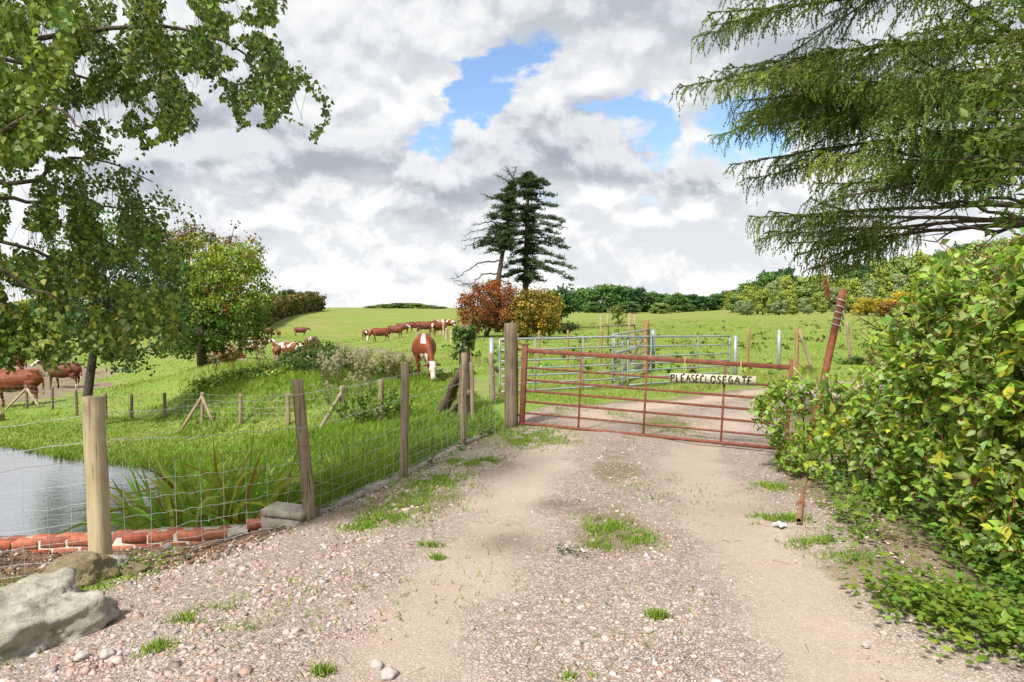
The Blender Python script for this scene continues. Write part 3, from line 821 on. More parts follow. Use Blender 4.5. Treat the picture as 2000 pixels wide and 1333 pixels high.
for k in range(nb):
    s_ = (k + 0.5) * BL
    p = np.array([np.interp(s_, arc, wpi[:, i]) for i in (0, 1)]); p2 = np.array([np.interp(s_ + 0.05, arc, wpi[:, i]) for i in (0, 1)])
    an = math.atan2(*(p2 - p)[::-1]); nv = np.array((-math.sin(an), math.cos(an))); tv = np.array((math.cos(an), math.sin(an)))
    z = WZ(p[0]) if p[0] > -5.3 else WZ(p[0]) - 0.06
    for row in (0, 1):
        if row == 1 and p[0] > -2.5: continue
        sh = tv * (0.09 if row else 0.0)
        q = p + nv * (0.118 * row) + sh + rng.normal(0, 0.004, 2)
        brick((*q, z - 0.035 + rng.normal(0, 0.004) - 0.008 * row), an + rng.normal(0, 0.02))
    q = p + tv * 0.11; brick((*q, z - 0.113), an + rng.normal(0, 0.02))
pm = []
for s_ in np.linspace(0, arc[-1], 60): pm.append([np.interp(s_, arc, wpi[:, i]) for i in (0, 1)])
pm = np.array(pm); tt = np.gradient(pm, axis=0); nn = unit(np.column_stack([-tt[:, 1], tt[:, 0], np.zeros(60)]))[:, :2]
zz = np.where(pm[:, 0] > -5.3, WZ(pm[:, 0]), WZ(pm[:, 0]) - 0.06)
ribbon_box(mc, pm + nn * 0.058, 0.200, zz - 1.7, zz - 0.0135, (0.46, 0.415, 0.345), 0.0035)
# short return of raised bricks running back along the bank
for k, (px, py, d, a) in enumerate(((505, 1016, 6.12, 20), (530, 1003, 6.22, 38), (552, 993, 6.36, 40), (572, 985, 6.5, 42))):
    q = at(px, py, d); brick(q + np.array((0, 0, -.03)), rad(a)); brick(q + np.array((0.02, 0.02, -.105)), rad(a + 4)); brick(q + np.array((0.0, 0.0, -.18)), rad(a - 3))
mc.add(*(lambda m_: (np.concatenate(m_.V), m_.F, np.concatenate(m_.C)))((lambda m_: (m_.box(at(512, 1030, 6.17) + np.array((0.01, 0.03, -.07)), (0.25, 0.08, 0.17), np.array(Matrix.Rotation(rad(26), 3, 'Z')), (0.58, 0.53, 0.45), 0.004, 0.01), m_)[1])(MB())))
mc.build('mortar', M['mortar'], wall)

# --- boulders
def rock(name, loc, size, mat, seed, rough=0.40, freq=1.7, flat=0.0, sub=5, rz=0.0, tilt=(0, 0)):
    bm = bmesh.new(); bmesh.ops.create_icosphere(bm, subdivisions=sub, radius=1.0)
    rgs = np.random.default_rng(seed); planes = [(Vector(unit(rgs.normal(0, 1, 3))), rgs.uniform(0.70, 0.98)) for _ in range(11)]
    for v in bm.verts:
        d = v.co.normalized()
        r = 1.0
        for n_, k in planes:                      # broken faces
            c = d.dot(n_)
            if c > 1e-3: r = min(r, k / c)
        r += rough * mnoise.fractal(d * freq + Vector((seed, seed * .7, 0)), 1.0, 2.1, 6) * 0.55
        r += 0.045 * mnoise.fractal(d * 7 + Vector((seed, 1, 0)), 0.7, 2.0, 5) - 0.10 * max(0.0, .16 - abs(mnoise.noise(d * 2.9 + Vector((seed * 2, 5, 1))))) / .16 * .5
        v.co = d * r
    me = bpy.data.meshes.new(name); bm.to_mesh(me); bm.free()
    for p in me.polygons: p.use_smooth = True
    me.materials.append(mat)
    o = bpy.data.objects.new(name, me); link(o); o.location = loc; o.scale = size; o.rotation_euler = (tilt[0], tilt[1], rz); return o
o = rock('boulder', (-2.60, 3.52, -0.08), (0.46, 0.34, 0.27), M['boulder'], 3, rz=0.25, tilt=(0.15, -.18)); tag(o, 'large pale grey lichen-stained boulder half sunk in the gravel verge', 'boulder')
g = ground(140, 4.45); o = rock('boulder', (g[0], g[1], g[2] + 0.03), (0.21, 0.17, 0.175), M['boulder_brown'], 8, rz=0.5); tag(o, 'rounded brown mossy boulder beside the thick corner post', 'boulder')
g = ground(207, 4.68); o = rock('rock', (g[0], g[1], g[2] + 0.035), (0.105, 0.09, 0.075), M['rock_pale'], 5, rz=0.3, sub=4); tag(o, 'small angular whitish rock at the foot of the corner post', 'rock')
g = ground(243, 4.62); o = rock('rock', (g[0], g[1], g[2] + 0.01), (0.13, 0.09, 0.05), M['boulder_brown'], 6, rz=0.3, sub=4); tag(o, 'low flat brown stone half buried beside the whitish rock', 'rock')
g = ground(148, 5.75); o = rock('rock', (g[0], g[1], g[2] + 0.03), (0.07, 0.04, 0.035), M['rock_pale'], 9, rz=0.8, sub=3); tag(o, 'long pale stone lying on the bare soil below the brick wall', 'rock')
g = ground(318, 5.8); o = rock('rock', (g[0], g[1], g[2] + 0.03), (0.045, 0.04, 0.04), M['rock_pale'], 10, sub=3); tag(o, 'round grey stone on the soil against the brick wall', 'rock')
g = gpix(-5, 822); o = rock('rock', (g[0], g[1], g[2] + 0.1), (0.22, 0.2, 0.2), M['boulder_brown'], 12, sub=3); tag(o, 'dark brown stone in the grass on the far pond bank', 'rock')

# --- hanging post and rusty field gate
gp = put(post_mesh('gate_post', px_height(GP, 634), 0.108, M['post_dark'], 20, (0.0, 0), rough=0.06, top='rough', seed=77), 'gate_post', GP)
tag(gp, 'thick dark cracked oak post that the rusty gate hangs on', 'gate post')
A0 = np.array((0.145, 10.0)); B0 = np.array((3.585, 8.86)); GL = float(np.hypot(*(B0 - A0))); ga = math.atan2(*(B0 - A0)[::-1])
gate = thing('field_gate', 'rusty red-brown metal field gate sagging across the gravel track', 'gate', (A0[0], A0[1], -0.045))
gate.rotation_euler = (0, 0, ga)
SAG = rad(2.5)
def gl_(u, z):  # point on the gate in gate coordinates: u along its length, z up, turned by the sag
    return np.array((u * math.cos(SAG) + z * math.sin(SAG), 0.0, z * math.cos(SAG) - u * math.sin(SAG)))
def bar(name, a, b, r, mat, parent, sides=8, square=False, y=0.0):
    mb = MB(); a = np.asarray(a, float) + (0, y, 0); b = np.asarray(b, float) + (0, y, 0)
    if square:
        d = unit(b - a); s_ = np.cross(d, (0, 1, 0)); L = np.linalg.norm(b - a)
        mb.box((0, 0, 0), (L, r[1], r[0]), np.column_stack([d, (0, 1, 0), np.cross(d, (0, 1, 0))]), bev=0.003); mb.V = [v + (a + b) / 2 for v in mb.V]
        return mb.build(name, mat, parent)
    k = 7; t = np.linspace(0, 1, k)[:, None]; p = a + (b - a) * t; p[1:-1] += rng.normal(0, 0.0025, (k - 2, 3))
    mb.tube(p, r, sides, (1, 1, 1)); return mb.build(name, mat, parent, True)
bar('heel_stile', gl_(0.0, -.03), gl_(0.0, 1.16), (.075, .06), M['rust'], gate, square=True)
bar('head_stile', gl_(GL, .0), gl_(GL, 1.19), (.045, .04), M['rust'], gate, square=True)
bar('top_rail', gl_(0.04, 1.085), gl_(GL - .025, 1.085), (.062, .045), M['rust'], gate, square=True)
for z, r, sq in ((0.835, .0155, 0), (0.655, .034, 1), (0.495, .034, 1), (0.335, .034, 1), (0.165, .0145, 0)):
    if sq: bar('rail', gl_(0.04, z), gl_(GL - .025, z), (r, .012), M['rust'], gate, square=True)
    else: bar('rail', gl_(0.04, z), gl_(GL - .025, z), r, M['rust'], gate)
bar('bottom_rail', gl_(0.03, 0.012), gl_(GL - .02, 0.012), .024, M['rust'], gate, 10)
for f in (.235, .49, .775): bar('upright', gl_(f * GL, 0.03), gl_(f * GL, 1.058), (.030, .010), M['rust'], gate, square=True, y=-.014)
bar('hinge', gl_(-.16, 1.10), gl_(-.02, 1.10), .016, M['rust'], gate); bar('hinge', gl_(-.14, .12), gl_(-.02, .12), .016, M['rust'], gate)
mb = MB(); mb.box(gl_(0.0, 1.175), (.10, .085, .02), None, jit=.003, bev=.003); mb.build('stile_cap', M['rust'], gate)
mb = MB(); cc = gl_(GL, .5); mb.tube([cc + (0, 0, .2), cc + (.12, -.02, .12), cc + (.16, -.03, -.02), cc + (.07, -.03, -.1), cc + (0, 0, -.12)], .007, 5); mb.build('latch_chain', M['rust'], gate)
mb = MB(); cc = gl_(GL, 1.12); mb.tube([cc, cc + (.05, -.03, -.06), cc + (.16, -.03, -.2)], .006, 5, (.75, .45, .38)); mb.build('tie_string', M['string'], gate)

# hand painted board: strokes of black paint on an off-white board, hung on twine from the top rail
sl = 1.10; shh = 0.125
su = 0.742 * GL; sc_ = gl_(su, 0.0); 
sign = thing('gate_sign', 'hand-painted white board lettered in black, hung on the rusty gate', 'sign', tuple(np.array(Matrix.Rotation(ga, 3, 'Z')) @ (sc_ + (0, -.045, 0)) + np.array((A0[0], A0[1], 0))))
sign.location.z = at(1395, 741, 9.14)[2]
sign.rotation_euler = (0, rad(0.6), ga)
mb = MB(); mb.box((0, 0, 0), (sl, .018, shh), None, (0.50, 0.45, 0.34), 0.0025, 0.002); mb.build('board', M['paint'], sign)
GLY = {'P': [[(0, 0), (.05, 1)], [(0, 1), (.7, .95), (.75, .6), (.05, .5)]], 'L': [[(.1, 1), (0, .05), (.8, 0)]], 'E': [[(.75, 1), (.05, .95), (0, 0), (.8, .03)], [(.05, .5), (.6, .52)]],
       'A': [[(0, 0), (.45, 1), (.9, 0)], [(.2, .38), (.7, .38)]], 'S': [[(.75, .9), (.3, 1), (.05, .75), (.4, .5), (.75, .28), (.45, 0), (0, .1)]], 'C': [[(.8, .85), (.4, 1), (.05, .6), (.1, .2), (.45, 0), (.8, .12)]],
       'O': [[(.4, 1), (.05, .65), (.1, .2), (.45, 0), (.8, .3), (.8, .75), (.4, 1)]], 'G': [[(.8, .85), (.4, 1), (.05, .6), (.1, .2), (.45, 0), (.8, .12), (.8, .45), (.5, .45)]], 'T': [[(0, .97), (.9, 1)], [(.45, 1), (.48, 0)]]}
word = 'PLEASECLOSEGATE'
wds = [.070, .066, .066, .066, .060, .056, .068, .066, .086, .072, .070, .072, .094, .078, .074]
x = -sl / 2 + 0.012
for ch, w_ in zip(word, wds):
    mb = MB(); jy = rng.normal(0, .004)
    for st_ in GLY[ch]:
        p = np.array(st_, float)
        q = []
        for a, b in zip(p[:-1], p[1:]):
            for f in np.linspace(0, 1, 5)[:-1]: q.append(a + (b - a) * f)
        q.append(p[-1]); q = np.array(q) + rng.normal(0, .035, (len(q), 2))
        q = np.column_stack([x + q[:, 0] * w_ * .86, q[:, 1] * shh * .80 - shh * .40 + jy])
        tn = unit(np.gradient(q, axis=0)); nm = np.column_stack([-tn[:, 1], tn[:, 0]])
        ww = (0.0098 * (1 + rng.normal(0, .22, len(q)))).clip(.004, .013)[:, None]
        Lp, Rp = q + nm * ww, q - nm * ww; k = len(q)
        V = np.concatenate([np.column_stack([Lp[:, 0], np.full(k, -.0135), Lp[:, 1]]), np.column_stack([Rp[:, 0], np.full(k, -.0135), Rp[:, 1]]),
                            np.column_stack([Lp[:, 0], np.full(k, -.0085), Lp[:, 1]]), np.column_stack([Rp[:, 0], np.full(k, -.0085), Rp[:, 1]])])
        i = np.arange(k - 1)
        mb.add(V, [np.stack([i, i + 1, i + k + 1, i + k], 1), np.stack([i + 2 * k, i + 2 * k + 1, i + 1, i], 1), np.stack([i + k, i + k + 1, i + 3 * k + 1, i + 3 * k], 1)], vary([(0.05, 0.046, 0.032), (0.09, 0.08, 0.05), (0.035, 0.033, 0.026)], len(V), 0.4, .05))
    mb.build('letter', M['paint'], sign); x += w_
for ux in (-.36, .36):
    mb = MB()
    for dx in (-.012, .014): mb.tube([(ux, -.012, .045), (ux + dx, -.015, .12), (ux + dx * .4, -.01, .20 + (0.05 if ux < 0 else .0)), (ux, .02, .29 if ux < 0 else .25)], .0022, 4, (0.62, 0.50, 0.28))
    mb.build('twine', M['string'], sign)

# --- galvanised gates behind
def galv_gate(label, a, b, zs, hgt=1.09, rr=.0165, ups=(.2, .62), extra=None):
    a, b = np.asarray(a, float), np.asarray(b, float); L = float(np.hypot(*(b - a)[:2])); an = math.atan2(*(b - a)[:2][::-1])
    t = thing('metal_gate', label, 'gate', tuple(a), 'galvanised tubular gates'); t.rotation_euler = (0, 0, an)
    dz = b[2] - a[2]
    P = lambda u, z: np.array((u * L, 0, z + dz * u))
    bar('stile', P(0, .0), P(0, hgt), .022, M['galv'], t); bar('stile', P(1, .0), P(1, hgt), .022, M['galv'], t)
    for k, z in enumerate(zs): bar('rail', P(0, z), P(1, z), rr * (1.35 if z == zs[0] else 1.0), M['galv'], t)
    for u in ups: bar('upright', P(u, zs[-1] - .01), P(u, zs[0]), (.03, .008), M['galv'], t, square=True, y=-.02)
    return t, P, L
ZS = (1.075, .86, .64, .475, .33, .17, .02)
def base_at(px, py, d):
    p = at(px, py, d); return p
lg0 = at(976, 770, 13.7); lg1 = at(1215, 757, 14.8); rg0 = at(1226, 757, 14.85); rg1 = at(1424, 742, 17.2)
for q in (lg0, lg1, rg0, rg1): q[2] = H(q[0], q[1]) + 0.06
t, P, L = galv_gate('galvanised tubular gate hung beside the dark oak post', lg0, lg1, ZS, ups=(.27, .66))
mb = MB(); mb.tube([P(.93, 1.08), P(.93, .80), P(.935, .76), P(.96, .745) + (0, -.02, 0), P(1.02, .78) + (0, -.03, 0), P(1.2, .92) + (0, -.03, 0)], .013, 6); mb.build('latch_loop', M['galv'], t, True)
bar('latch_bar', P(.925, 1.09), P(1.17, 1.06), (.05, .02), M['galv'], t, square=True, y=-.035)
galv_gate('galvanised tubular gate hung beside the round steel post', rg0, rg1, ZS, ups=(.2, .65))
b0 = at(1200, 757, 14.9); b1 = at(1268, 716, 19.2)
for q in (b0, b1): q[2] = H(q[0], q[1]) + 0.08
b0[1] += .25
t, P, L = galv_gate('galvanised tubular gate swung back against the brown timber post', b0, b1, ZS, ups=(.3, .7))
def steel_post(label, px, pt, d, r=.045):
    g = ground(px, d); mb = MB(); h = px_height(g, pt)
    mb.tube([(0, 0, -.15), (0, 0, h * .5), (0, 0, h)], r, 14); mb.tube([(0, 0, h), (0, 0, h + .006)], r * .96, 14)
    o = put(mb.mesh('steel_post', M['galv'], True), 'steel_post', g); tag(o, label, 'post'); return g, h
g, h = steel_post('galvanised steel post carrying the gate beside the dark oak post', 960, 661, 13.72, .048)
g, h = steel_post('galvanised steel post at the hinge end of the wide gate', 1437, 656, 17.4, .048)
g, h = steel_post('galvanised steel post next to the brown timber strainer post', 1276, 645, 19.4, .062)
g, h = steel_post('galvanised steel post standing alone in the weeds between timber posts', 1522, 645, 20.5, .052)
def lone_post(label, px, pt, d, r, mat, lean=(0, 0), seed=0, name='fence_post', cat='post', group=None, braces=(), top='flat', bmat=None):
    g = ground(px, d); h = px_height(g, pt)
    if not braces:
        o = put(post_mesh(name, h, r, M[mat], 10, lean, seed=seed, top=top), name, g); tag(o, label, cat, group); return o
    t = thing(name, label, cat, tuple(g), group)
    put(post_mesh('post', h, r, M[mat], 10, lean, seed=seed, top=top), 'post', (0, 0, 0), t)
    for (bx, by, f0, br) in braces:
        foot = np.array((bx, by, H(g[0] + bx, g[1] + by) - g[2] - .05)); topp = np.array((lean[0] * f0 + np.sign(bx) * r, 0, h * f0))
        mb = MB(); tt_ = np.linspace(0, 1, 5)[:, None]; mb.tube(foot + (topp - foot) * tt_, br, 9); mb.build('brace', M[bmat or mat], t, True)
    return t
lone_post('stout brown timber strainer post behind the galvanised gates', 1261, 625, 19.0, .085, 'post_brown', seed=3, braces=((-.62, .05, .62, .045),), name='strainer_post', bmat='post_dark')
lone_post('slim brown timber post beyond the wide galvanised gate', 1461, 641, 19.3, .046, 'post_brown', seed=4)
lone_post('brown timber post with a leaning brace beyond the red leaning pole', 1558, 640, 20.2, .058, 'post_brown', lean=(-.03, 0), seed=5, braces=((.45, -.1, .95, .045),), bmat='post_grey')
lone_post('leaning grey timber post between the red pole and the leafy bush', 1664, 630, 23.0, .065, 'post_grey', lean=(-.17, 0), seed=6)
lone_post('short grey timber post between the oak gate post and the ivied stump', 923, 708, 11.2, .034, 'post_grey', seed=7, lean=(-.03, 0))
lone_post('split grey timber post leaning on the galvanised post', 963, 690, 13.2, .055, 'post_grey', lean=(-.05, 0), seed=8)

# slack fence away behind the galvanised gates
rear = thing('rear_fence', 'run of thin leaning stakes and slack wire behind the galvanised gates', 'fence', (0, 0, 0))
prev = None
for i, (px, pt, d, ln) in enumerate(((922, 648, 24, -.14), (1008, 652, 23.5, .05), (1052, 646, 23.5, .02), (1108, 645, 23, .03), (1172, 644, 22.5, .05), (1240, 650, 22, 0))):
    g = ground(px, d); h = px_height(g, pt); put(post_mesh('post', h, .042, M['post_brown'], 8, (ln, 0), seed=40 + i), 'post', g, rear)
    topp = g + np.array((ln * .8, 0, h * .85))
    if prev is not None:
        mb = MB()
        for f in (0.0, .25): strand(mb, prev - (0, 0, f), topp - (0, 0, f), .003, WIREC, .05, .006, 12, 3)
        mb.build('wire', M['wire'], rear)
    prev = topp
# far pale posts by the herd
pale = thing('paddock_fence', 'short row of pale weathered posts beside the distant cattle', 'fence', (0, 0, 0))
for i, (px, pt, d) in enumerate(((860, 624, 66), (866, 631, 60), (872, 641, 50), (881, 645, 44))):
    g = ground(px, d); put(post_mesh('post', px_height(g, pt), .09, M['post_pale'], 8, (0, 0), seed=60 + i), 'post', g, pale)

# netting fence round the far side of the pond
pf = thing('pond_fence', 'low fence of short dark stakes with thin netting round the far side of the pond', 'fence', (0, 0, 0))
FP = [(-120, 800, 26), (48, 752, 24.6), (98, 755, 23.6), (146, 762, 22.2), (203, 768, 21.2), (253, 771, 20.8), (319, 768, 19.8), (392, 767, 17.8), (466, 770, 16.8), (560, 769, 15.8), (668, 754, 14.8), (742, 742, 13.6)]
prev = None
for i, (px, pt, d) in enumerate(FP):
    g = ground(px, d); h = max(0.7, min(1.2, px_height(g, pt))) if i else .9
    m = 'post_dark' if i < 7 else 'post_grey'
    if px == 742: prev2 = (g, h)
    put(post_mesh('post', h, .048 if i < 9 else .055, M[m], 9, seed=80 + i), 'post', g, pf)
    brs = {48: ((-.75, -.1), (.55, -.1)), 392: ((-.5, -.25), (.42, -.3)), 668: ((-.42, -.45),)}.get(px, ())
    for bx, by in brs:
        foot = np.array((g[0] + bx, g[1] + by, H(g[0] + bx, g[1] + by) - .04)); topp = g + np.array((0, 0, h * .86))
        mb = MB(); tt_ = np.linspace(0, 1, 5)[:, None]; mb.tube(foot + (topp - foot) * tt_, .042, 8); mb.build('brace', M['post_pale' if px == 48 else 'post_grey'], pf, True)
    if prev is not None and i < 12:
        mb = MB()
        for f in (1.0, .80, .6, .42, .25): strand(mb, prev[0] + (0, -.05, prev[1] * f * .97), g + (0, -.05, h * f * .97), .0022, WIREC, .02, .006, 14, 3)
        n = int(np.hypot(*(g - prev[0])[:2]) / .3)
        for k in range(1, n):
            q = prev[0] + (g - prev[0]) * (k / n); hh = prev[1] + (h - prev[1]) * (k / n)
            mb.tube([q + (0, -.05, .22 * hh), q + (0, -.05, .95 * hh)], .0013, 3, WIREC, cap=False)
        mb.build('netting', M['wire'], pf)
    prev = (g, h)

# leaning red pole, fallen pipe, plastic scrap
g = np.array((3.95, 8.75, 0.0)); g[2] = H(g[0], g[1])
tp = at(1647, 567, 8.75); ft = at(1596, 800, 8.75); dirv = (tp - ft) / (tp[2] - ft[2]); g = tp - dirv * (tp[2] - H(ft[0], ft[1]) + .15)
pole = thing('leaning_pole', 'tall rusty red steel pole leaning over behind the free end of the gate', 'pole', tuple(g + np.array((0, 0, .15))))
mb = MB(); q = np.linspace(0, 1, 9)[:, None]; mb.tube((tp - g) * q - np.array((0, 0, .15)), .046, 14); mb.build('tube', M['rust_pole'], pole, True)
mb = MB()
for k in range(5):
    f = .80 + .035 * k; c0 = (tp - g) * f - np.array((0, 0, .15)); mb.tube([c0 + (-.052, -.02, .02), c0 + (0, -.058, 0), c0 + (.05, -.02, -.02), c0 + (.055 + .02 * (k % 2), -.02, -.09)], .011, 5, (0.42, 0.38, 0.35))
mb.build('rag_wrapping', M['string'], pole, True)
pa = gpix(1560, 1027); pb = gpix(1571, 905); pb[0] += .05
pipe = thing('fallen_pipe', 'rusty pipe lying on the gravel at the edge of the leafy bush', 'pipe', tuple(pa))
def hollow(mb, a, b, r, n=14):
    a, b = np.asarray(a, float), np.asarray(b, float); q = np.linspace(0, 1, 6)[:, None]
    mb.tube(a + (b - a) * q, r, n, cap=False); mb.tube(b + (a - b) * q, r * .8, n, cap=False)
    d = unit(b - a); s_ = unit(np.cross(d, (0, 0, 1))); u_ = np.cross(s_, d); th = np.linspace(0, 2 * PI, n, endpoint=False)
    R1 = a + r * (np.cos(th)[:, None] * s_ + np.sin(th)[:, None] * u_); R2 = a + r * .8 * (np.cos(th)[:, None] * s_ + np.sin(th)[:, None] * u_); i = np.arange(n)
    mb.add(np.concatenate([R1, R2]), np.stack([i, (i + 1) % n, n + (i + 1) % n, n + i], 1))
mb = MB(); hollow(mb, (0, 0, .036), pb - pa + (0, 0, .045), .021); mb.build('tube', M['rust_pipe'], pipe, True)
mb = MB(); dv = pb - pa
for k in range(9):
    f = .155 + .006 * k; th = k * .75; c0 = dv * f + (0, 0, .037); off = np.array((math.cos(th) * .032, 0, max(math.sin(th) * .032, -.03)))
    mb.tube([c0 + off + (-.012, 0, 0), c0 + off + (0, .01, .012), c0 + off + (.012, 0, 0), c0 + off + (0, -.01, -.008), c0 + off + (-.012, 0, 0)], .004, 5)
for k in range(5):
    c0 = dv * .17 + (-.045 - .02 * k, .012 * (k % 2), .012); mb.tube([c0 + (-.012, 0, 0), c0 + (0, .01, .008), c0 + (.012, 0, 0), c0 + (0, -.01, 0), c0 + (-.012, 0, 0)], .004, 5)
mb.build('chain', M['rust'], pipe)
g = gpix(1524, 1030); mb = MB(); n = 12
V = []; 
for i in range(n):
    for j in range(n):
        u, v = i / (n - 1) - .5, j / (n - 1) - .5
        zz_ = .05 * abs(mnoise.noise(Vector((u * 4, v * 4, 1)))) + .035 * (1 - 3 * (u * u + v * v)) + .012 * mnoise.noise(Vector((u * 11, v * 11, 5)))
        V.append((u * .12 * (1 + .3 * mnoise.noise(Vector((u * 3, v * 3, 9)))), v * .14, max(zz_, .006)))
i = np.arange(n - 1)[:, None] * n; j = np.arange(n - 1)[None]
mb.add(V, np.stack([i + j, i + n + j, i + n + j + 1, i + j + 1], -1).reshape(-1, 4), (0.52, 0.51, 0.48))
o = put(mb.mesh('plastic_scrap', M['paint'], True), 'plastic_scrap', g + np.array((0, 0, .012)), None, .4); o.scale = (.62, .62, .6); tag(o, 'crumpled scrap of white plastic on the gravel by the fallen pipe', 'litter')
# ------------------------------------------------------------------ cattle
def ell_loft(mb, secs, n=16):
    """closed loft of ellipses: centre, half width (y), half height and the direction the section faces in the xz plane"""
    th = np.linspace(0, 2 * PI, n, endpoint=False); V = []
    C_ = np.array([s[0] for s in secs], float); T = unit(np.gradient(C_, axis=0))
    for c, t, (_, hw, hh) in zip(C_, T, secs):
        side = unit(np.cross((0, 0, 1.0), t)) if abs(t[2]) < 0.98 else np.array((0, 1.0, 0)); up = np.cross(t, side)
        V.append(c + np.cos(th)[:, None] * side * hw + np.sin(th)[:, None] * up * hh)
    k = len(secs); V = np.concatenate(V)
    i = np.arange(k - 1)[:, None] * n; j = np.arange(n)[None]; j2 = (j + 1) % n
    q = np.stack([i + j, i + j2, i + n + j2, i + n + j], -1).reshape(-1, 4)
    mb.add(V, [q, np.arange(n)[::-1][None], (np.arange(n) + (k - 1) * n)[None]])
def cow_mesh(name, head='graze', yaw=0.0, walk=0.0, coat=(0.165, 0.042, 0.014), stripe=True, white=1.0, voxel=0.027, girth=1.0, seed=0, horn=False, patch=0.0):
    mb = MB()
    g = girth
    ell_loft(mb, [((-.90, 0, 1.10), .09, .10), ((-.86, 0, 1.07), .17, .20), ((-.74, 0, 1.03), .245 * g, .295), ((-.55, 0, 1.005), .275 * g, .335), ((-.25, 0, .955), .315 * g, .385),
                  ((.05, 0, .925), .34 * g, .405), ((.32, 0, .935), .325 * g, .39), ((.55, 0, .965), .27 * g, .375), ((.70, 0, .985), .215, .31), ((.80, 0, 1.0), .13, .19), ((.84, 0, 1.0), .06, .09)], 18)
    # pin bones, withers
    ell_loft(mb, [((-.80, 0, 1.26), .15, .05), ((-.66, 0, 1.30), .20, .06), ((-.4, 0, 1.30), .12, .05), ((0.0, 0, 1.29), .10, .05), ((.4, 0, 1.31), .11, .06), ((.58, 0, 1.31), .10, .07), ((.7, 0, 1.26), .08, .05)], 12)
    cy, sy = math.cos(yaw), math.sin(yaw)
    def hp(dx, dz, base=(.62, 1.08)): return np.array((base[0] + dx * cy, dx * sy, base[1] + dz))
    if head == 'graze':
        nk = [hp(-.12, .0), hp(.12, -.03), hp(.33, -.20), hp(.50, -.42), hp(.575, -.53)]; poll = hp(.60, -.52); muz = hp(.72, -.985)
    elif head == 'up':
        nk = [hp(-.12, -.02), hp(.08, .05), hp(.28, .16), hp(.45, .26), hp(.52, .29)]; poll = hp(.54, .32); muz = hp(.96, .085)
    else:  # level
        nk = [hp(-.12, -.02), hp(.1, .0), hp(.3, .04), hp(.5, .08), hp(.56, .08)]; poll = hp(.58, .12); muz = hp(.95, -.17)
    ell_loft(mb, [(nk[0], .20, .31), (nk[1], .165, .27), (nk[2], .125, .205), (nk[3], .105, .155), (nk[4], .08, .11)], 14)
    hd = unit(muz - poll); hl = np.linalg.norm(muz - poll)
    ell_loft(mb, [(poll - hd * .07, .055, .05), (poll - hd * .03, .105, .095), (poll + hd * hl * .16, .122, .125), (poll + hd * hl * .34, .118, .125), (poll + hd * hl * .55, .088, .10),
                  (poll + hd * hl * .76, .072, .082), (poll + hd * hl * .92, .082, .078), (poll + hd * hl, .072, .062), (poll + hd * (hl + .03), .04, .035)], 14)
    sd_ = unit(np.cross((0, 0, 1.0), np.array((cy, sy, 0)))); upv = unit(np.cross(hd, sd_))
    if upv[2] < 0 and head != 'graze': upv = -upv
    ears = []
    for s in (-1, 1):
        e0 = poll + sd_ * s * .10 + hd * .045; e1 = e0 + sd_ * s * .19 - np.array((0, 0, .045)) - hd * .0
        ell_loft(mb, [(e0, .035, .03), (e0 + (e1 - e0) * .35, .06, .034), (e0 + (e1 - e0) * .7, .055, .032), (e1, .025, .02)], 8); ears.append((e0, e1))
    # brisket and belly
    ell_loft(mb, [((.80, 0, .82), .05, .06), ((.68, 0, .74), .10, .12), ((.5, 0, .70), .12, .13), ((.3, 0, .66), .09, .10)], 10)
    ell_loft(mb, [((-.52, 0, .62), .07, .06), ((-.40, 0, .585), .12, .10), ((-.25, 0, .60), .08, .07)], 10)
    for s in (-1, 1):
        w = walk * s
        ell_loft(mb, [((.50, s * .14, 1.05), .11, .17), ((.53, s * .185, .86), .105, .155), ((.52 + w * .05, s * .175, .68), .085, .105), ((.53 + w * .12, s * .165, .52), .062, .068), ((.53 + w * .16, s * .16, .41), .058, .060),
                      ((.52 + w * .2, s * .16, .30), .042, .043), ((.51 + w * .24, s * .16, .15), .040, .041), ((.525 + w * .26, s * .16, .08), .048, .052), ((.54 + w * .26, s * .16, .035), .056, .062), ((.545 + w * .26, s * .16, .0), .058, .066)][::-1], 12)
        w = -w
        ell_loft(mb, [((-.64, s * .13, 1.12), .12, .20), ((-.60, s * .185, .92), .125, .23), ((-.58 + w * .05, s * .195, .74), .10, .175), ((-.64 + w * .08, s * .185, .60), .070, .105), ((-.74 + w * .10, s * .175, .49), .052, .072),
                      ((-.735 + w * .14, s * .17, .40), .044, .052), ((-.70 + w * .2, s * .165, .24), .040, .043), ((-.685 + w * .25, s * .165, .12), .045, .047), ((-.66 + w * .27, s * .165, .06), .052, .060), ((-.65 + w * .27, s * .165, .0), .058, .066)][::-1], 12)
    ell_loft(mb, [((-.86, 0, 1.27), .035, .035), ((-.935, 0, 1.20), .035, .035), ((-.965, .01, 1.0), .030, .030), ((-.97, .015, .78), .030, .030), ((-.965, .02, .62), .045, .045), ((-.96, .02, .50), .05, .05), ((-.955, .02, .40), .02, .02)], 8)
    tmp = bpy.data.objects.new('tmp', mb.mesh('tmp')); COL.objects.link(tmp)
    m = tmp.modifiers.new('r', 'REMESH'); m.mode = 'VOXEL'; m.voxel_size = voxel
    m = tmp.modifiers.new('s', 'SMOOTH'); m.factor = 0.5; m.iterations = 3
    bpy.context.view_layer.update()
    dg = bpy.context.evaluated_depsgraph_get()
    me = bpy.data.meshes.new_from_object(tmp.evaluated_get(dg)); me.name = name
    bpy.data.objects.remove(tmp)
    n = len(me.vertices); co = np.empty(n * 3); me.vertices.foreach_get('co', co); co = co.reshape(-1, 3)
    nz = np.array([mnoise.fractal(Vector(p) * 4 + Vector((seed, 0, 0)), 1, 2, 3) for p in co])
    col = np.tile(np.array(coat), (n, 1)) * (1 + 0.30 * nz[:, None])
    col *= (0.78 + 0.34 * sstep(co[:, 2], .3, 1.2))[:, None]
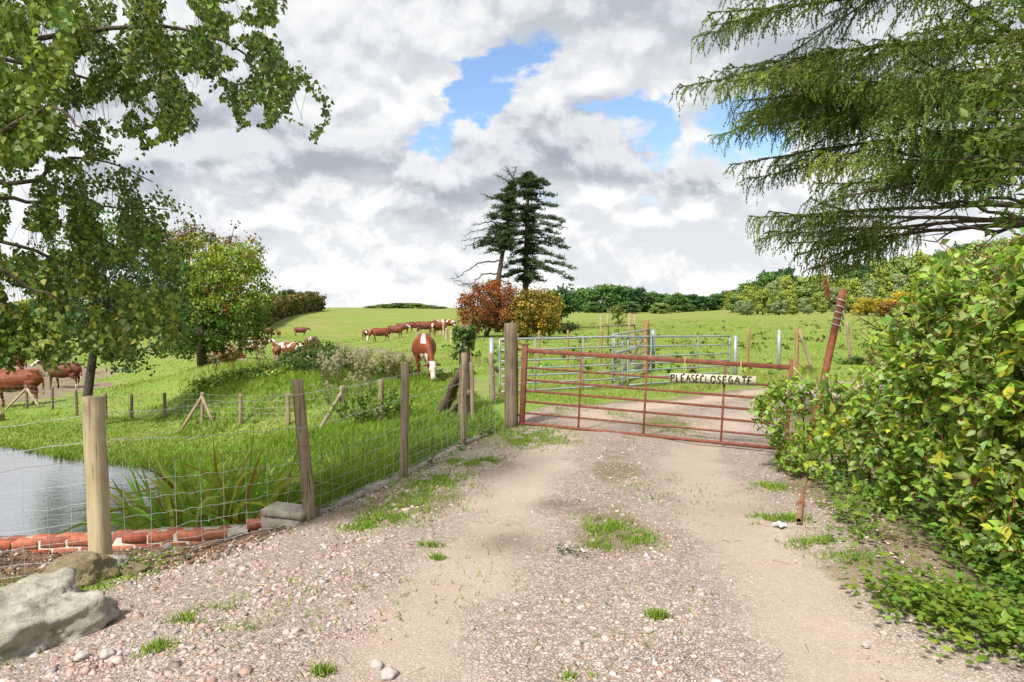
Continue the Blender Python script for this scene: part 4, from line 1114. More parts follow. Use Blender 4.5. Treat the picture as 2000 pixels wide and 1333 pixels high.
    wh = np.array((0.62, 0.56, 0.47)); k = np.zeros(n)
    hf = (co - poll) @ hd / hl                                    # along the face
    rad_ = np.linalg.norm(co - (poll + np.outer((hf * hl), hd)), axis=1)
    face = sstep(hf, -.10, .02) * (rad_ < .165) * (sstep(co[:, 0], .6, .7) if head != 'graze' else 1.0)
    k = np.maximum(k, face * white)
    if stripe:
        k = np.maximum(k, sstep(.065 + nz * .045 - np.abs(co[:, 1] + 0.02 * np.sin(co[:, 0] * 9)), 0, .02) * (co[:, 2] > 1.1) * sstep(co[:, 0], -.35, .1) * white)
    neck = (np.abs(co[:, 1]) < .11 + .04 * nz) * (co[:, 2] < .80 + .05 * nz) * (co[:, 0] > .42) * (co[:, 2] > .5)
    k = np.maximum(k, neck * white * .9)
    k = np.maximum(k, sstep(.33 + .10 * nz - co[:, 2], 0, .05) * white * .85 * (hf < -.3))
    k = np.maximum(k, (co[:, 2] < .64 + .05 * nz) * (co[:, 2] > .5) * (np.abs(co[:, 1]) < .12) * .8 * white)
    tail = (co[:, 0] < -.92) * (co[:, 2] < .62); k = np.maximum(k, tail * .9 * white)
    if patch: k = np.maximum(k, sstep(nz, .28 - patch * .3, .34 - patch * .3) * (co[:, 2] > .55) * white)
    for e0, e1 in ears:
        dd = np.linalg.norm(co - (e0 + e1) / 2, axis=1); k = np.where((dd < .125), 0, k)
    col = col * (1 - k[:, None]) + wh * (1 + .15 * nz[:, None]) * k[:, None]
    # eyes, nostrils, hooves
    for s in (-1, 1):
        e = poll + hd * hl * .27 + sd_ * s * .115; col[np.linalg.norm(co - e, axis=1) < .034] = (.015, .01, .008)
        e = muz + sd_ * s * .04 + hd * .01; col[np.linalg.norm(co - e, axis=1) < .024] = (.10, .055, .05)
    mz = np.linalg.norm(co - (muz + hd * .02), axis=1) < .062; col[mz] = (.42, .27, .22)
    hoof = co[:, 2] < .055; col[hoof & (hf < -.2)] = (.06, .045, .035)
    a = me.color_attributes.new('col', 'FLOAT_COLOR', 'POINT')
    a.data.foreach_set('color', np.concatenate([col.clip(.004, .9), np.ones((n, 1))], 1).astype(np.float32).ravel())
    me.polygons.foreach_set('use_smooth', np.ones(len(me.polygons), bool)); me.update()
    me.materials.append(M['cow'])
    return me
RED = (0.165, 0.038, 0.013); DARK = (0.115, 0.032, 0.017); MID_ = (0.165, 0.042, 0.016)
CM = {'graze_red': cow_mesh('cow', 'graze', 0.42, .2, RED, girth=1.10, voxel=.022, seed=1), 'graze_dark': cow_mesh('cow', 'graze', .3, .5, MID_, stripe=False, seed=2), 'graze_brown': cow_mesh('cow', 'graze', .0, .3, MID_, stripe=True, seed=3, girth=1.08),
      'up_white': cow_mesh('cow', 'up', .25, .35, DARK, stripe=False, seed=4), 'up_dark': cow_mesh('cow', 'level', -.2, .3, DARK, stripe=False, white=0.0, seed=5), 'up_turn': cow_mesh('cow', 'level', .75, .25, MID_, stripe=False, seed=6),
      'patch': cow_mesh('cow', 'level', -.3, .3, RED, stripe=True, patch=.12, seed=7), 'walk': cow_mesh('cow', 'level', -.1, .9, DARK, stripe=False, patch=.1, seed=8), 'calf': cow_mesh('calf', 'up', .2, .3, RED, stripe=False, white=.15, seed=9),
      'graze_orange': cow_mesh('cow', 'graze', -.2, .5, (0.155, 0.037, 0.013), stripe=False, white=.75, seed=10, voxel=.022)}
# column, depth, mesh, heading (degrees: 0 faces right, 90 away, 180 left, -90 the camera), scale, label
HERD = [(828, 20.6, 'graze_red', -84, 1.0, 'red cow with a white back stripe grazing head-on beside the thistles'),
        (608, -657, 'graze_brown', -78, 1.02, 'dark red cow with a white stripe over its shoulders behind the bramble bush'),
        (574, -668, 'patch', 178, 1.0, 'bright red cow with white patches half hidden behind the bramble bush'),
        (540, -677, 'calf', 112, .80, 'red calf behind the weeds next to the white-patched cow'),
        (432, -684, 'graze_dark', 6, 1.06, 'large dark red cow behind the grassy mound by the hawthorn trunks'),
        (492, 43, 'walk', 4, 1.0, 'dark cow with white markings walking under the hawthorn'),
        (521, 88, 'up_dark', 160, 1.0, 'plain brown cow standing next to the calf on the far slope'),
        (544, 92, 'calf', 120, .68, 'small brown calf standing on the far slope beside a cow'),
        (587, 102, 'up_dark', 8, 1.0, 'plain brown cow standing alone on the far slope facing the pines'),
        (713, 78, 'up_turn', -95, .86, 'small white-faced cow facing the camera at the edge of the far herd'),
        (742, 68, 'graze_dark', 205, 1.02, 'dark red cow grazing with its white face in the grass of the far herd'),
        (773, 74, 'up_white', -10, 1.02, 'dark cow with a white face standing side-on in the far herd'),
        (787, 88, 'up_dark', 5, 1.0, 'dark cow mostly hidden behind the side-on cow in the far herd'),
        (811, 90, 'up_dark', 215, 1.0, 'dark cow facing left behind another cow in the far herd'),
        (830, 72, 'up_white', 6, 1.06, 'dark brown cow with a white face turned to the pale fence posts'),
        (857, 63, 'up_turn', 225, .95, 'red cow with a white face standing by the pale fence posts'),
        (876, 78, 'patch', 200, .95, 'red cow with a white head standing beyond the pale fence posts'),
        (22, 25.5, 'graze_orange', 192, 1.05, 'big orange-brown cow with its head down beside the pale braced fence stake'),
        (122, 35, 'up_white', 176, 1.0, 'dark red cow with a white face walking out of the muddy bank'),
        (12, 38, 'up_dark', 184, 1.05, 'plain dark cow standing high on the bare muddy bank')]
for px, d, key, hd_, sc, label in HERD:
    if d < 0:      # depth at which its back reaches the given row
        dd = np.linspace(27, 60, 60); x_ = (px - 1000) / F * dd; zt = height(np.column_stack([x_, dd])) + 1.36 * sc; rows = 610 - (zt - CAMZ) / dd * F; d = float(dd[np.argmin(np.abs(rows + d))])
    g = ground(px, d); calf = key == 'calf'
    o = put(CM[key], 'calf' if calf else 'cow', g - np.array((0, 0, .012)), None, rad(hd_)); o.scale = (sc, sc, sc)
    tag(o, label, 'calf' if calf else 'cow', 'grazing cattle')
# ------------------------------------------------------------------ vegetation
def child(mb, name, mat, root, smooth=False, kind=None):
    o = mb.build(name, mat, root, smooth); o.location = -Vector(root.location)
    if kind: o['kind'] = kind
    return o
def proj(P):
    P = np.asarray(P, float); q = P - np.array((0, 0, CAMZ))
    f = q[:, 1] * math.cos(PITCH) - q[:, 2] * math.sin(PITCH); u = q[:, 1] * math.sin(PITCH) + q[:, 2] * math.cos(PITCH)
    return np.column_stack([1000 + F * q[:, 0] / f, 666.5 - F * u / f])
def atv(px, py, d):
    px, py, d = map(np.asarray, (px, py, d))
    u = (px - 1000) / F; v = -(py - 666.5) / F
    ry = math.cos(PITCH) + v * math.sin(PITCH); rz = -math.sin(PITCH) + v * math.cos(PITCH)
    return np.stack([u * d / ry, d + 0 * u, CAMZ + rz * d / ry], -1)
def in_poly(n, poly, tries=40):
    poly = np.asarray(poly, float); lo, hi = poly.min(0), poly.max(0); out = []
    m = 0
    while m < n and tries:
        p = rng.uniform(lo, hi, (n * 3, 2)); p = p[sdf_poly(p, poly) < 0]; out.append(p); m += len(p); tries -= 1
    return np.concatenate(out)[:n]
def crown_points(poly, d0, nclu, thick, dfun=None, shell=0.0):
    """cluster centres inside a crown whose outline is poly at depth d0, rounded in depth"""
    p = in_poly(nclu, poly); p = p + rng.normal(0, 1, p.shape) * np.minimum(np.ptp(np.asarray(poly), 0) * .045, 11); s = -sdf_poly(p, np.asarray(poly, float)) * d0 / F
    t = np.minimum(np.sqrt(s.clip(0) * 2.0 * thick), thick)
    u = rng.uniform(-1, 1, len(p))
    if shell: u = np.sign(u) * np.abs(u) ** shell
    d = (dfun(p[:, 0]) if dfun else d0) + u * t
    return atv(p[:, 0], p[:, 1], d), p
def puffs(mb, C_, per, rc, size, col, tmpl=CLUMP, flat=0.7, up=0.5, out=None):
    n = len(C_); k = per
    off = rng.normal(0, 1, (n * k, 3)) * np.array((1, 1, flat)) * rc * 0.55
    P = np.repeat(C_, k, 0) + off
    N = unit(off / rc + rng.normal(0, .55, (n * k, 3)) + np.array((0, 0, up)))
    D = rdir(n * k); D = unit(D - (D * N).sum(1)[:, None] * N + np.array((0, 0, -.15)))
    s = size * rng.uniform(.6, 1.35, n * k)
    cc = np.repeat(col, k, 0) * (1 + rng.normal(0, .22, (n * k, 1))).clip(.4, 1.7)
    leaves(mb, P - D * (s * .5)[:, None], D, N, s, s * .8, tmpl, cc.clip(.004, .9))
def branches(mb, base, targets, r0, r1, col=(.10, .08, .06), sag=0.0, sides=5, fork=0.35):
    base = np.asarray(base, float)
    for q in targets:
        v = q - base; L = np.linalg.norm(v)
        m = base + v * np.array((fork * .8, fork * .8, fork * 1.25)) + rng.normal(0, L * .03, 3)
        p = np.array([base, base + (m - base) * .5, m, m + (q - m) * .5 + (0, 0, L * sag) + rng.normal(0, L * .02, 3), q])
        mb.tube(p, np.linspace(r0, r1, 5), sides, col, cap=False)

# --- far trees
def far_tree_proto(seed, h, w, cols, trunk_h=.06, n=42, per=85, size=.62, name='tree'):
    """a spreading field tree: lobes of leaf clumps round a limbed trunk (unit metres, base at the origin)"""
    rg = np.random.default_rng(seed); mb = MB()
    C_ = []
    for i in range(n):
        th = rg.uniform(0, 2 * PI); zf = rg.uniform(0, 1) ** .8; rr = math.sqrt(max(0, 1 - (zf * 1.05 - .28) ** 2 / .75)) * rg.uniform(.55, 1.0)
        C_.append((math.cos(th) * rr * w / 2 * .82, math.sin(th) * rr * w / 2 * .82, h * (trunk_h * .55 + (1 - trunk_h * .55) * (.06 + .86 * zf))))
    C_ = np.array(C_); lobe = w * .17
    for c in C_:
        k = per; dv = rdir(k); dv[:, 2] *= .8
        P = c + dv * lobe * rng.uniform(.55, 1.08, (k, 1)); N = unit(dv + rng.normal(0, .4, (k, 3)))
        D = unit(np.cross(N, rdir(k))); s = size * rng.uniform(.6, 1.3, k)
        base = np.asarray(cols[rng.integers(0, len(cols))]) * rng.uniform(.75, 1.2)
        leaves(mb, P, D, N, s, s * .8, CLUMP, (base * (1 + rng.normal(0, .18, (k, 1)))).clip(.004, .9))
    crown = mb.mesh('crown', M['leaf_far'])
    mb = MB(); mb.tube([(0, 0, -.4), (0, 0, h * .18), (w * .02, 0, h * .4)], [w * .045, w * .034, w * .022], 8, (.075, .06, .045))
    for c in C_[:12]: mb.tube([(0, 0, h * .2), c * np.array((.4, .4, .62)), c], [w * .02, w * .013, .03], 5, (.075, .06, .045), cap=False)
    return crown, mb.mesh('trunk', M['bark'])
G1 = [(0.083, 0.161, 0.045), (0.114, 0.206, 0.054)]; G2 = [(0.177, 0.261, 0.064), (0.227, 0.304, 0.085)]; G3 = [(0.270, 0.312, 0.059), (0.211, 0.261, 0.051)]; G4 = [(0.051, 0.110, 0.039), (0.073, 0.140, 0.046)]; G5 = [(0.266, 0.312, 0.156), (0.204, 0.266, 0.117)]; GY = [(0.450, 0.338, 0.031), (0.350, 0.300, 0.037)]; GO = [(0.312, 0.156, 0.039), (0.221, 0.169, 0.046)]; GB = [(0.165, 0.128, 0.045), (0.112, 0.112, 0.038), (0.195, 0.150, 0.045)]
PROTO = {k: [far_tree_proto(s, 10, 9, c) for s in (i * 7 + 1, i * 7 + 2)] for i, (k, c) in enumerate((('mid', G1), ('light', G2), ('olive', G3), ('dark', G4), ('silver', G5)))}
PROTO['yellow'] = [far_tree_proto(91, 10, 12, GY, .05)]; PROTO['orange'] = [far_tree_proto(92, 10, 13, GO, .05)]; PROTO['brown'] = [far_tree_proto(93, 10, 12, GB, .05)]
cnt = 0
def far_tree(px, ptop, d, wpx, key, label, group, name='tree', cat='tree'):
    global cnt
    g = ground(px, d); h = max(px_height(g, ptop), 1.0); w = wpx * d / F
    if group == 'hillside wood': w = min(w, 1.25 * h)
    cr, tr = PROTO[key][cnt % len(PROTO[key])]; cnt += 1
    t = thing(name, label, cat, tuple(g), group, rng.uniform(0, 6.28))
    for nm, me in (('trunk', tr), ('crown', cr)):
        o = put(me, nm, (0, 0, 0), t); o.scale = (w / 9.6, w / 9.6, h / 10.2)
WOODL = {'mid': 'mid-green broad tree in the wood', 'light': 'pale green leafy tree in the hillside wood', 'olive': 'yellow-olive leafy tree in the hillside wood', 'dark': 'dark green round-headed tree in the hillside wood', 'silver': 'silvery pale willow-like tree in the hillside wood'}
for px, pt, w_, k in ((1085, 566, 60, 'dark'), (1118, 573, 50, 'mid'), (1145, 560, 62, 'mid'), (1180, 556, 70, 'mid'), (1215, 557, 62, 'dark'), (1245, 562, 60, 'dark'), (1270, 569, 55, 'mid'), (1295, 574, 45, 'dark'), (1318, 571, 52, 'mid'), (1348, 575, 55, 'dark'), (1378, 578, 52, 'dark'), (1402, 574, 48, 'mid'), (1425, 566, 48, 'dark'), (1160, 590, 45, 'mid'), (1225, 588, 50, 'mid'), (1290, 592, 45, 'light'), (1340, 592, 45, 'mid')):
    far_tree(px, pt, 236 + rng.uniform(-8, 10) - (12 if pt > 586 else 0), w_, k, {'mid': 'mid-green tree in the belt of trees along the far field edge', 'dark': 'dark green tree in the belt of trees along the far field edge', 'light': 'small light green tree fronting the far belt of trees'}[k], 'trees along the far field edge')
SIL = np.array([(1415, 582), (1440, 567), (1470, 546), (1500, 524), (1530, 520), (1560, 538), (1600, 534), (1640, 520), (1660, 510), (1700, 510), (1750, 500), (1800, 488), (1850, 480), (1900, 472), (1960, 464), (2080, 450)])
def sil(px): return np.interp(px, SIL[:, 0], SIL[:, 1])
for row, (off, dd, step, keys) in enumerate(((0, 205, 36, ('olive', 'dark', 'light', 'mid', 'light')), (15, 180, 33, ('olive', 'light', 'mid', 'light', 'olive')), (34, 152, 30, ('light', 'olive', 'silver', 'light', 'mid', 'olive')), (58, 132, 27, ('olive', 'mid', 'light', 'silver', 'light', 'dark')))):
    x = 1432 + row * 9; i = 0
    while x < 2090:
        k = keys[(i * 3 + row) % len(keys)]
        if row == 0 and (abs(x - 1518) < 38 or abs(x - 1668) < 22): k = 'dark'
        dpt = dd - (x - 1430) * (.06 if row < 2 else .045) + (25 if x < 1520 else 0)
        top = sil(x) + off * (1.15 if x > 1520 else .62) + rng.uniform(-5, 7)
        far_tree(x, min(top, 598), dpt, step * rng.uniform(1.5, 2.0), k, WOODL[k] + (', on its skyline', ', just below its skyline', ', behind its front rank', ', along its lower edge')[row], 'hillside wood')
        x += step * rng.uniform(.85, 1.2); i += 1
far_tree(1692, 583, 106, 46, 'yellow', 'small bright yellow shrub at the foot of the hillside wood', 'field-edge shrubs', 'shrub', 'shrub')
far_tree(1768, 572, 104, 80, 'yellow', 'broad golden yellow shrub rising behind an orange-brown one', 'field-edge shrubs', 'shrub', 'shrub')
far_tree(1758, 590, 100, 72, 'orange', 'orange-brown shrub in front of the golden one by the wood', 'field-edge shrubs', 'shrub', 'shrub')
far_tree(1835, 588, 100, 70, 'olive', 'olive green shrub beside the orange-brown one by the wood', 'field-edge shrubs', 'shrub', 'shrub')
for px, pt, w_, k in ((728, 598, 30, 'light'), (752, 594, 40, 'light'), (780, 592, 36, 'mid'), (806, 592, 42, 'light'), (835, 596, 36, 'light'), (858, 599, 26, 'mid')):
    far_tree(px, pt, 272, w_ * 1.4, k, 'low green bush on the crest of the far field', 'bushes on the crest', 'bush', 'bush')
for px, pt, w_ in ((553, 567, 30), (570, 565, 30), (586, 570, 24), (540, 575, 22)):
    far_tree(px, pt, 190, w_, 'dark', 'dark tree standing beyond the far hedge', 'trees beyond the hedge')
# far hedge running up to the crest
mb = MB(); P_ = np.array([(498, 640), (505, 600), (530, 586), (560, 584), (590, 580), (612, 576), (624, 588), (624, 604), (590, 609), (560, 614), (530, 622)])
hd = lambda px: np.interp(px, (498, 624), (112, 200))
C_, pp = crown_points(P_, 150, 900, 2.0, hd); C_[:, 2] = np.maximum(C_[:, 2], height(C_[:, :2]) + .2)
puffs(mb, C_, 22, 1.0, .75, vary(GB + [(.075, .09, .025)], len(C_), .2, .1), up=.4)
hg = thing('hedge', 'long clipped brownish hedge climbing to the crest of the far field', 'hedge', tuple(ground(560, 150))); child(mb, 'foliage', M['leaf_far'], hg, kind='stuff')
mb = MB()
for c in C_[:60]: g = np.array((c[0], c[1], H(c[0], c[1]) - .1)); mb.tube([g, (g + c) / 2 + rng.normal(0, .15, 3), c], [.09, .06, .03], 4, (.08, .06, .045), cap=False)
child(mb, 'stems', M['bark'], hg)
# trees and scrub closing the field behind the birch, along the left-hand boundary
for px, pt, d, w_, k in ((-160, 560, 90, 160, 'olive'), (-60, 575, 95, 140, 'light'), (40, 585, 100, 110, 'olive'), (120, 590, 100, 110, 'mid'), (210, 580, 105, 120, 'light'), (300, 570, 105, 120, 'mid'), (380, 560, 108, 110, 'olive'), (450, 585, 110, 80, 'mid')):
    far_tree(px, pt, d, w_, k, {'olive': 'olive tree in the boundary scrub behind the birch leaves', 'light': 'pale green tree in the boundary scrub behind the birch leaves', 'mid': 'green tree in the boundary scrub behind the birch leaves'}[k], 'boundary scrub behind the birch')

# --- two black pines
def pine(label, d, trunk_px, pads, bare, rt, seed):
    g = ground(trunk_px[0][0], d); root = thing('pine_tree', label, 'tree', tuple(g), 'pair of tall pines')
    tp = np.array([at(x, y, d) for x, y in trunk_px]); tp = np.vstack([[tp[0][0], d, g[2] - .3], tp])
    mb = MB(); mb.tube(tp, np.linspace(rt, rt * .28, len(tp)), 10, (.075, .055, .045)); child(mb, 'trunk', M['bark'], root, True)
    tz = tp[:, 2]; trunk_at = lambda z: np.array([np.interp(z, tz, tp[:, i]) for i in (0, 1, 2)])
    lb = MB(); fo = MB()
    for (x, y, side_len, up) in pads:             # tip column, tip row, depth spread, rise of the limb
        tip0 = at(x, y, d)
        for az in ([0] if side_len == 0 else [0, 1, 2, 3]):
            tip = tip0.copy()
            if az:
                L = abs(tip0[0] - trunk_at(tip0[2])[0]) * rng.uniform(.5, .85) * side_len; th = (PI / 2 - .55, -PI / 2 + .55, PI + .5)[az - 1] + rng.uniform(-.3, .3); sg = np.sign(tip0[0] - trunk_at(tip0[2])[0])
                b_ = trunk_at(tip0[2]); tip = np.array((b_[0] + sg * math.cos(th) * L, d + math.sin(th) * L, tip0[2] + rng.uniform(-.3, .3)))
            st = trunk_at(tip[2] + up * rng.uniform(.6, 1.2)); v = tip - st; L = np.linalg.norm(v)
            q = np.linspace(0, 1, 7)[:, None]; p = st + v * q + np.array((0, 0, 1)) * np.sin(q * PI) * L * .07 + rng.normal(0, L * .012, (7, 3)); p[0] = st
            lb.tube(p, np.linspace(.075, .02, 7), 5, (.055, .042, .035), cap=False)
            n = max(8, int(L * 6.0)); s = rng.uniform(.28, 1.0, n) ** .7
            C_ = np.column_stack([np.interp(s, np.linspace(0, 1, 7), p[:, i]) for i in (0, 1, 2)]); lat = unit(np.cross(v, (0, 0, 1)))
            C_ += lat * rng.normal(0, .16, (n, 1)) * L * np.sin(s * PI * .85)[:, None] + np.array((0, 0, 1)) * rng.uniform(.0, .16, (n, 1))
            k = 15; Pn = np.repeat(C_, k, 0) + rng.normal(0, .15, (n * k, 3)) * (1, 1, .35); Dn = unit(rdir(n * k) * (1, 1, .7) + (0, 0, .45)); sz = rng.uniform(.16, .34, n * k)
            leaves(fo, Pn, Dn, rdir(n * k), sz, sz * .26, BLADE2, np.repeat(vary([(.052, .085, .034), (.072, .105, .040), (.040, .064, .028)], n, .25, .1), k, 0))
    for path in bare:
        p = np.array([at(x, y, d + dz) for x, y, dz in path]); t_ = np.linspace(0, 1, 14); src = np.linspace(0, 1, len(p)); q = np.column_stack([np.interp(t_, src, p[:, i]) for i in (0, 1, 2)]); q[1:] += rng.normal(0, .05, (13, 3))
        lb.tube(q, np.linspace(.07, .015, 14), 5, (.06, .05, .045), cap=False)
        for i in range(4, 14):
            for _ in range(2):
                e = q[i] + unit(rng.normal(0, 1, 3) * (1, .6, .6) + (-.5, 0, .1)) * rng.uniform(.25, .7); lb.tube([q[i], (q[i] + e) / 2 + rng.normal(0, .05, 3), e], [.018, .012, .006], 3, (.06, .05, .045), cap=False)
    child(lb, 'limbs', M['bark'], root); child(fo, 'crown', M['needle'], root)
Z = lambda x, y: (860 + x * .2852, 300 + y * .2852)
pads_r = [(*Z(x, y), s, u) for x, y, s, u in ((560, 175, .9, -.2), (640, 165, .9, -.2), (480, 205, .7, -.3), (745, 222, .7, -.2), (700, 190, .8, -.3), (600, 158, .9, -.1), (520, 188, .8, -.3), (720, 205, .9, .0), (520, 210, .9, 0), (690, 250, .8, .2), (785, 300, .8, .2), (660, 300, .9, .2), (530, 300, .6, .2), (805, 375, .8, .3), (700, 390, .8, .2), (500, 400, .7, .2), (735, 450, .7, .4), (845, 470, .8, .4), (830, 520, .7, .4), (500, 480, .7, .3), (800, 555, .8, .6), (690, 560, .8, .4), (880, 665, .8, .8), (840, 615, .8, .6), (760, 640, .7, .5), (500, 570, .6, .2), (930, 800, .8, 1.0), (915, 870, .8, 1.0), (850, 735, .8, .9), (780, 820, .8, .7), (720, 880, .8, .5), (500, 760, .5, .3), (450, 850, .6, .5), (660, 760, .7, .5), (520, 690, .5, .3), (620, 890, .8, .3), (690, 690, .7, .4))]
pine('taller dark pine with dense flat tiers of foliage behind the golden shrub', 60, [Z(582, 1000), Z(583, 880), Z(588, 640), Z(596, 420), Z(600, 250), Z(606, 175)], pads_r, [], .33, 1)
pads_l = [(*Z(x, y), s, u) for x, y, s, u in ((345, 318, .5, .0), (390, 300, .7, .0), (300, 450, .5, .2), (450, 300, .8, 0), (400, 400, .8, .1), (460, 380, .8, .1), (330, 520, .7, .2), (280, 600, .6, .3), (420, 560, .8, .2), (350, 640, .7, .3), (260, 640, .6, .4), (430, 260, .6, -.2), (500, 225, .6, -.2), (355, 382, .6, .1), (420, 330, .6, .1), (345, 458, .7, .2), (420, 440, .7, .2), (320, 560, .8, .3), (390, 520, .7, .2), (230, 655, .7, .5), (300, 690, .7, .4), (310, 620, .7, .4), (540, 560, .6, .2), (520, 430, .5, .1), (370, 580, .8, .2))]
bare_l = [[(*Z(500, 200), 0), (*Z(505, 150), .2), (*Z(525, 90), .3)], [(*Z(490, 215), 0), (*Z(440, 180), -.3), (*Z(385, 150), -.5)], [(*Z(500, 180), 0), (*Z(470, 130), .2), (*Z(455, 105), .2)], [(*Z(480, 300), 0), (*Z(340, 300), 0), (*Z(285, 280), .3)],
          [(*Z(440, 520), 0), (*Z(310, 515), .5), (*Z(165, 555), .8)], [(*Z(450, 480), 0), (*Z(330, 470), -.5), (*Z(235, 490), -1)], [(*Z(430, 580), 0), (*Z(280, 570), -.6), (*Z(150, 600), -1)], [(*Z(430, 600), 0), (*Z(260, 600), .6), (*Z(165, 650), 1)],
          [(*Z(400, 730), 0), (*Z(250, 760), .6), (*Z(150, 830), .8), (*Z(85, 860), 1)], [(*Z(395, 820), 0), (*Z(290, 830), -.6), (*Z(220, 895), -.8), (*Z(130, 905), -1)], [(*Z(395, 910), 0), (*Z(240, 915), .5), (*Z(95, 870), .6)], [(*Z(420, 660), 0), (*Z(540, 640), .5)], [(*Z(410, 400), 0), (*Z(300, 425), .4)]]
pine('leaning sparser pine with bare dead limbs behind the rusty red shrub', 57, [Z(392, 980), Z(397, 860), Z(440, 600), Z(466, 420), Z(484, 290), Z(500, 200)], pads_l, bare_l, .27, 2)

# --- generic broadleaf tree or shrub built up from its outline
def outline_tree(name, label, cat, base_px, d, poly, nclu, thick, per, rc, size, colf, trunks=1, tr=.08, group=None, mat='leaf', tmpl=DIAM, nbr=40, bark=(.10, .08, .06), up=.5, smooth=True):
    g = ground(base_px, d); root = thing(name, label, cat, tuple(g), group)
    C_, pp = crown_points(poly, d, nclu, thick); C_[:, 2] = np.maximum(C_[:, 2], height(C_[:, :2]) + rc * .4)
    mb = MB(); puffs(mb, C_, per, rc, size, colf(pp), tmpl, up=up); child(mb, 'crown', M[mat], root)
    mb = MB(); top = np.median(C_, 0)
    for k in range(trunks):
        off = np.array((rng.normal(0, tr * 1.6), rng.normal(0, tr * 1.6), 0)) * (trunks > 1); b = g + off
        fk = g + off * 2.5 + (top - g) * np.array((.25, .25, .42)) + rng.normal(0, tr, 3) * (1, 1, .3)
        mb.tube([b - (0, 0, .15), b + (fk - b) * .5 + rng.normal(0, tr * .3, 3), fk], [tr * 1.15, tr * .9, tr * .7], 8, bark)
        branches(mb, fk, C_[rng.integers(0, len(C_), nbr // trunks)], tr * .5, .012, bark)
    child(mb, 'trunk', M['bark'], root, True); return root, C_, pp
def pick(pal): return lambda pp: vary(pal, len(pp), .25, .12)
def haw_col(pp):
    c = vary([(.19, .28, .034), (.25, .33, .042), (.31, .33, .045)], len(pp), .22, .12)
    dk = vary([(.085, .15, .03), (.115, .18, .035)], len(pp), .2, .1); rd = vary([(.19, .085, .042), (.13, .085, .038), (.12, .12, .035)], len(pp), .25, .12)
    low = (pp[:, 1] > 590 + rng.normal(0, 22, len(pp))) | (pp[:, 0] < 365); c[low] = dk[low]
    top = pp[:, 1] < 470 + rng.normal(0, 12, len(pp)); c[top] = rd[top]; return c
HAW = [(318, 470), (345, 448), (372, 440), (395, 455), (420, 470), (448, 462), (462, 480), (478, 478), (500, 485), (512, 520), (505, 560), (528, 590), (515, 620), (522, 650), (500, 672), (465, 680), (430, 690), (395, 682), (350, 690), (322, 660), (300, 600), (305, 520)]
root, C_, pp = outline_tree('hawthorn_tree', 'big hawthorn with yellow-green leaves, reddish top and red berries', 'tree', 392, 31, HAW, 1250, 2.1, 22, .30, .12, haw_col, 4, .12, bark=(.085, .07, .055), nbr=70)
mb = MB(); bc = atv(rng.normal(438, 24, 34), rng.normal(588, 24, 34), 31 - rng.uniform(1.0, 2.1, 34)); puffs(mb, bc, 12, .14, .055, vary((.30, .06, .025), 34, .25, .1)); child(mb, 'berries', M['leaf'], root, kind='stuff')
outline_tree('hawthorn_shrub', 'rusty red autumn hawthorn shrub under the leaning pine', 'shrub', 946, 47, [(905, 640), (898, 612), (903, 580), (925, 563), (945, 555), (970, 549), (992, 560), (1012, 575), (1022, 600), (1018, 640), (985, 652), (955, 640), (930, 650), (912, 652)], 520, 1.7, 20, .34, .14,
             pick([(.38, .115, .034), (.30, .09, .032), (.21, .085, .034), (.16, .11, .04)]), 3, .08, 'autumn shrubs below the pines', nbr=60)
outline_tree('hawthorn_shrub', 'golden yellow autumn shrub under the taller pine', 'shrub', 1022, 46, [(1000, 600), (1012, 578), (1035, 568), (1062, 572), (1085, 585), (1098, 600), (1090, 620), (1092, 640), (1070, 652), (1040, 650), (1010, 655), (998, 630)], 480, 1.5, 20, .32, .14,
             pick([(.42, .30, .03), (.33, .245, .03), (.24, .185, .035), (.15, .125, .035)]), 3, .08, 'autumn shrubs below the pines', nbr=60)
outline_tree('shrub', 'dark green shrub behind the golden yellow one', 'shrub', 1085, 58, [(1055, 590), (1075, 570), (1105, 565), (1122, 580), (1125, 606), (1100, 612), (1065, 640)], 160, 1.8, 18, .4, .25, pick(G4), 2, .08, mat='leaf_far')
outline_tree('bush', 'low dark tangle of bushes right of the golden shrub', 'bush', 1105, 52, [(1082, 640), (1100, 632), (1125, 634), (1130, 642), (1100, 648)], 60, .8, 16, .25, .14, pick([(.06, .065, .025), (.05, .07, .02)]), 1, .03, mat='leaf_far')
outline_tree('bramble_bush', 'dark green bramble bush on the grassy mound', 'bush', 612, 22, [(540, 720), (548, 695), (575, 676), (610, 668), (645, 676), (680, 690), (705, 712), (715, 745), (690, 762), (640, 765), (580, 752), (550, 742)], 420, .9, 14, .17, .085, pick([(.05, .10, .026), (.07, .13, .03), (.11, .165, .036)]), 5, .012, nbr=60)
outline_tree('low_bush', 'straggling green weeds piled on the left slope of the mound', 'bush', 450, 21, [(362, 756), (395, 745), (430, 734), (480, 726), (535, 712), (560, 724), (550, 750), (480, 762), (400, 766)], 230, .6, 12, .15, .10, pick([(.20, .30, .04), (.15, .25, .035), (.27, .32, .06)]), 3, .008, nbr=30)
outline_tree('low_bush', 'yellow-green nettle clump between the thistles and the front cow', 'bush', 760, 20.5, [(690, 735), (715, 710), (750, 700), (790, 705), (815, 725), (820, 750), (780, 765), (720, 765)], 240, .6, 12, .14, .085, pick([(.12, .19, .028), (.165, .22, .04), (.18, .165, .055)]), 3, .008, nbr=30)
outline_tree('low_bush', 'weedy green clump along the foot of the pond fence', 'bush', 700, 13.6, [(640, 800), (680, 782), (730, 770), (790, 768), (800, 800), (740, 812), (670, 815)], 90, .5, 10, .13, .07, pick([(.085, .16, .02), (.12, .19, .03)]), 2, .005, nbr=16)
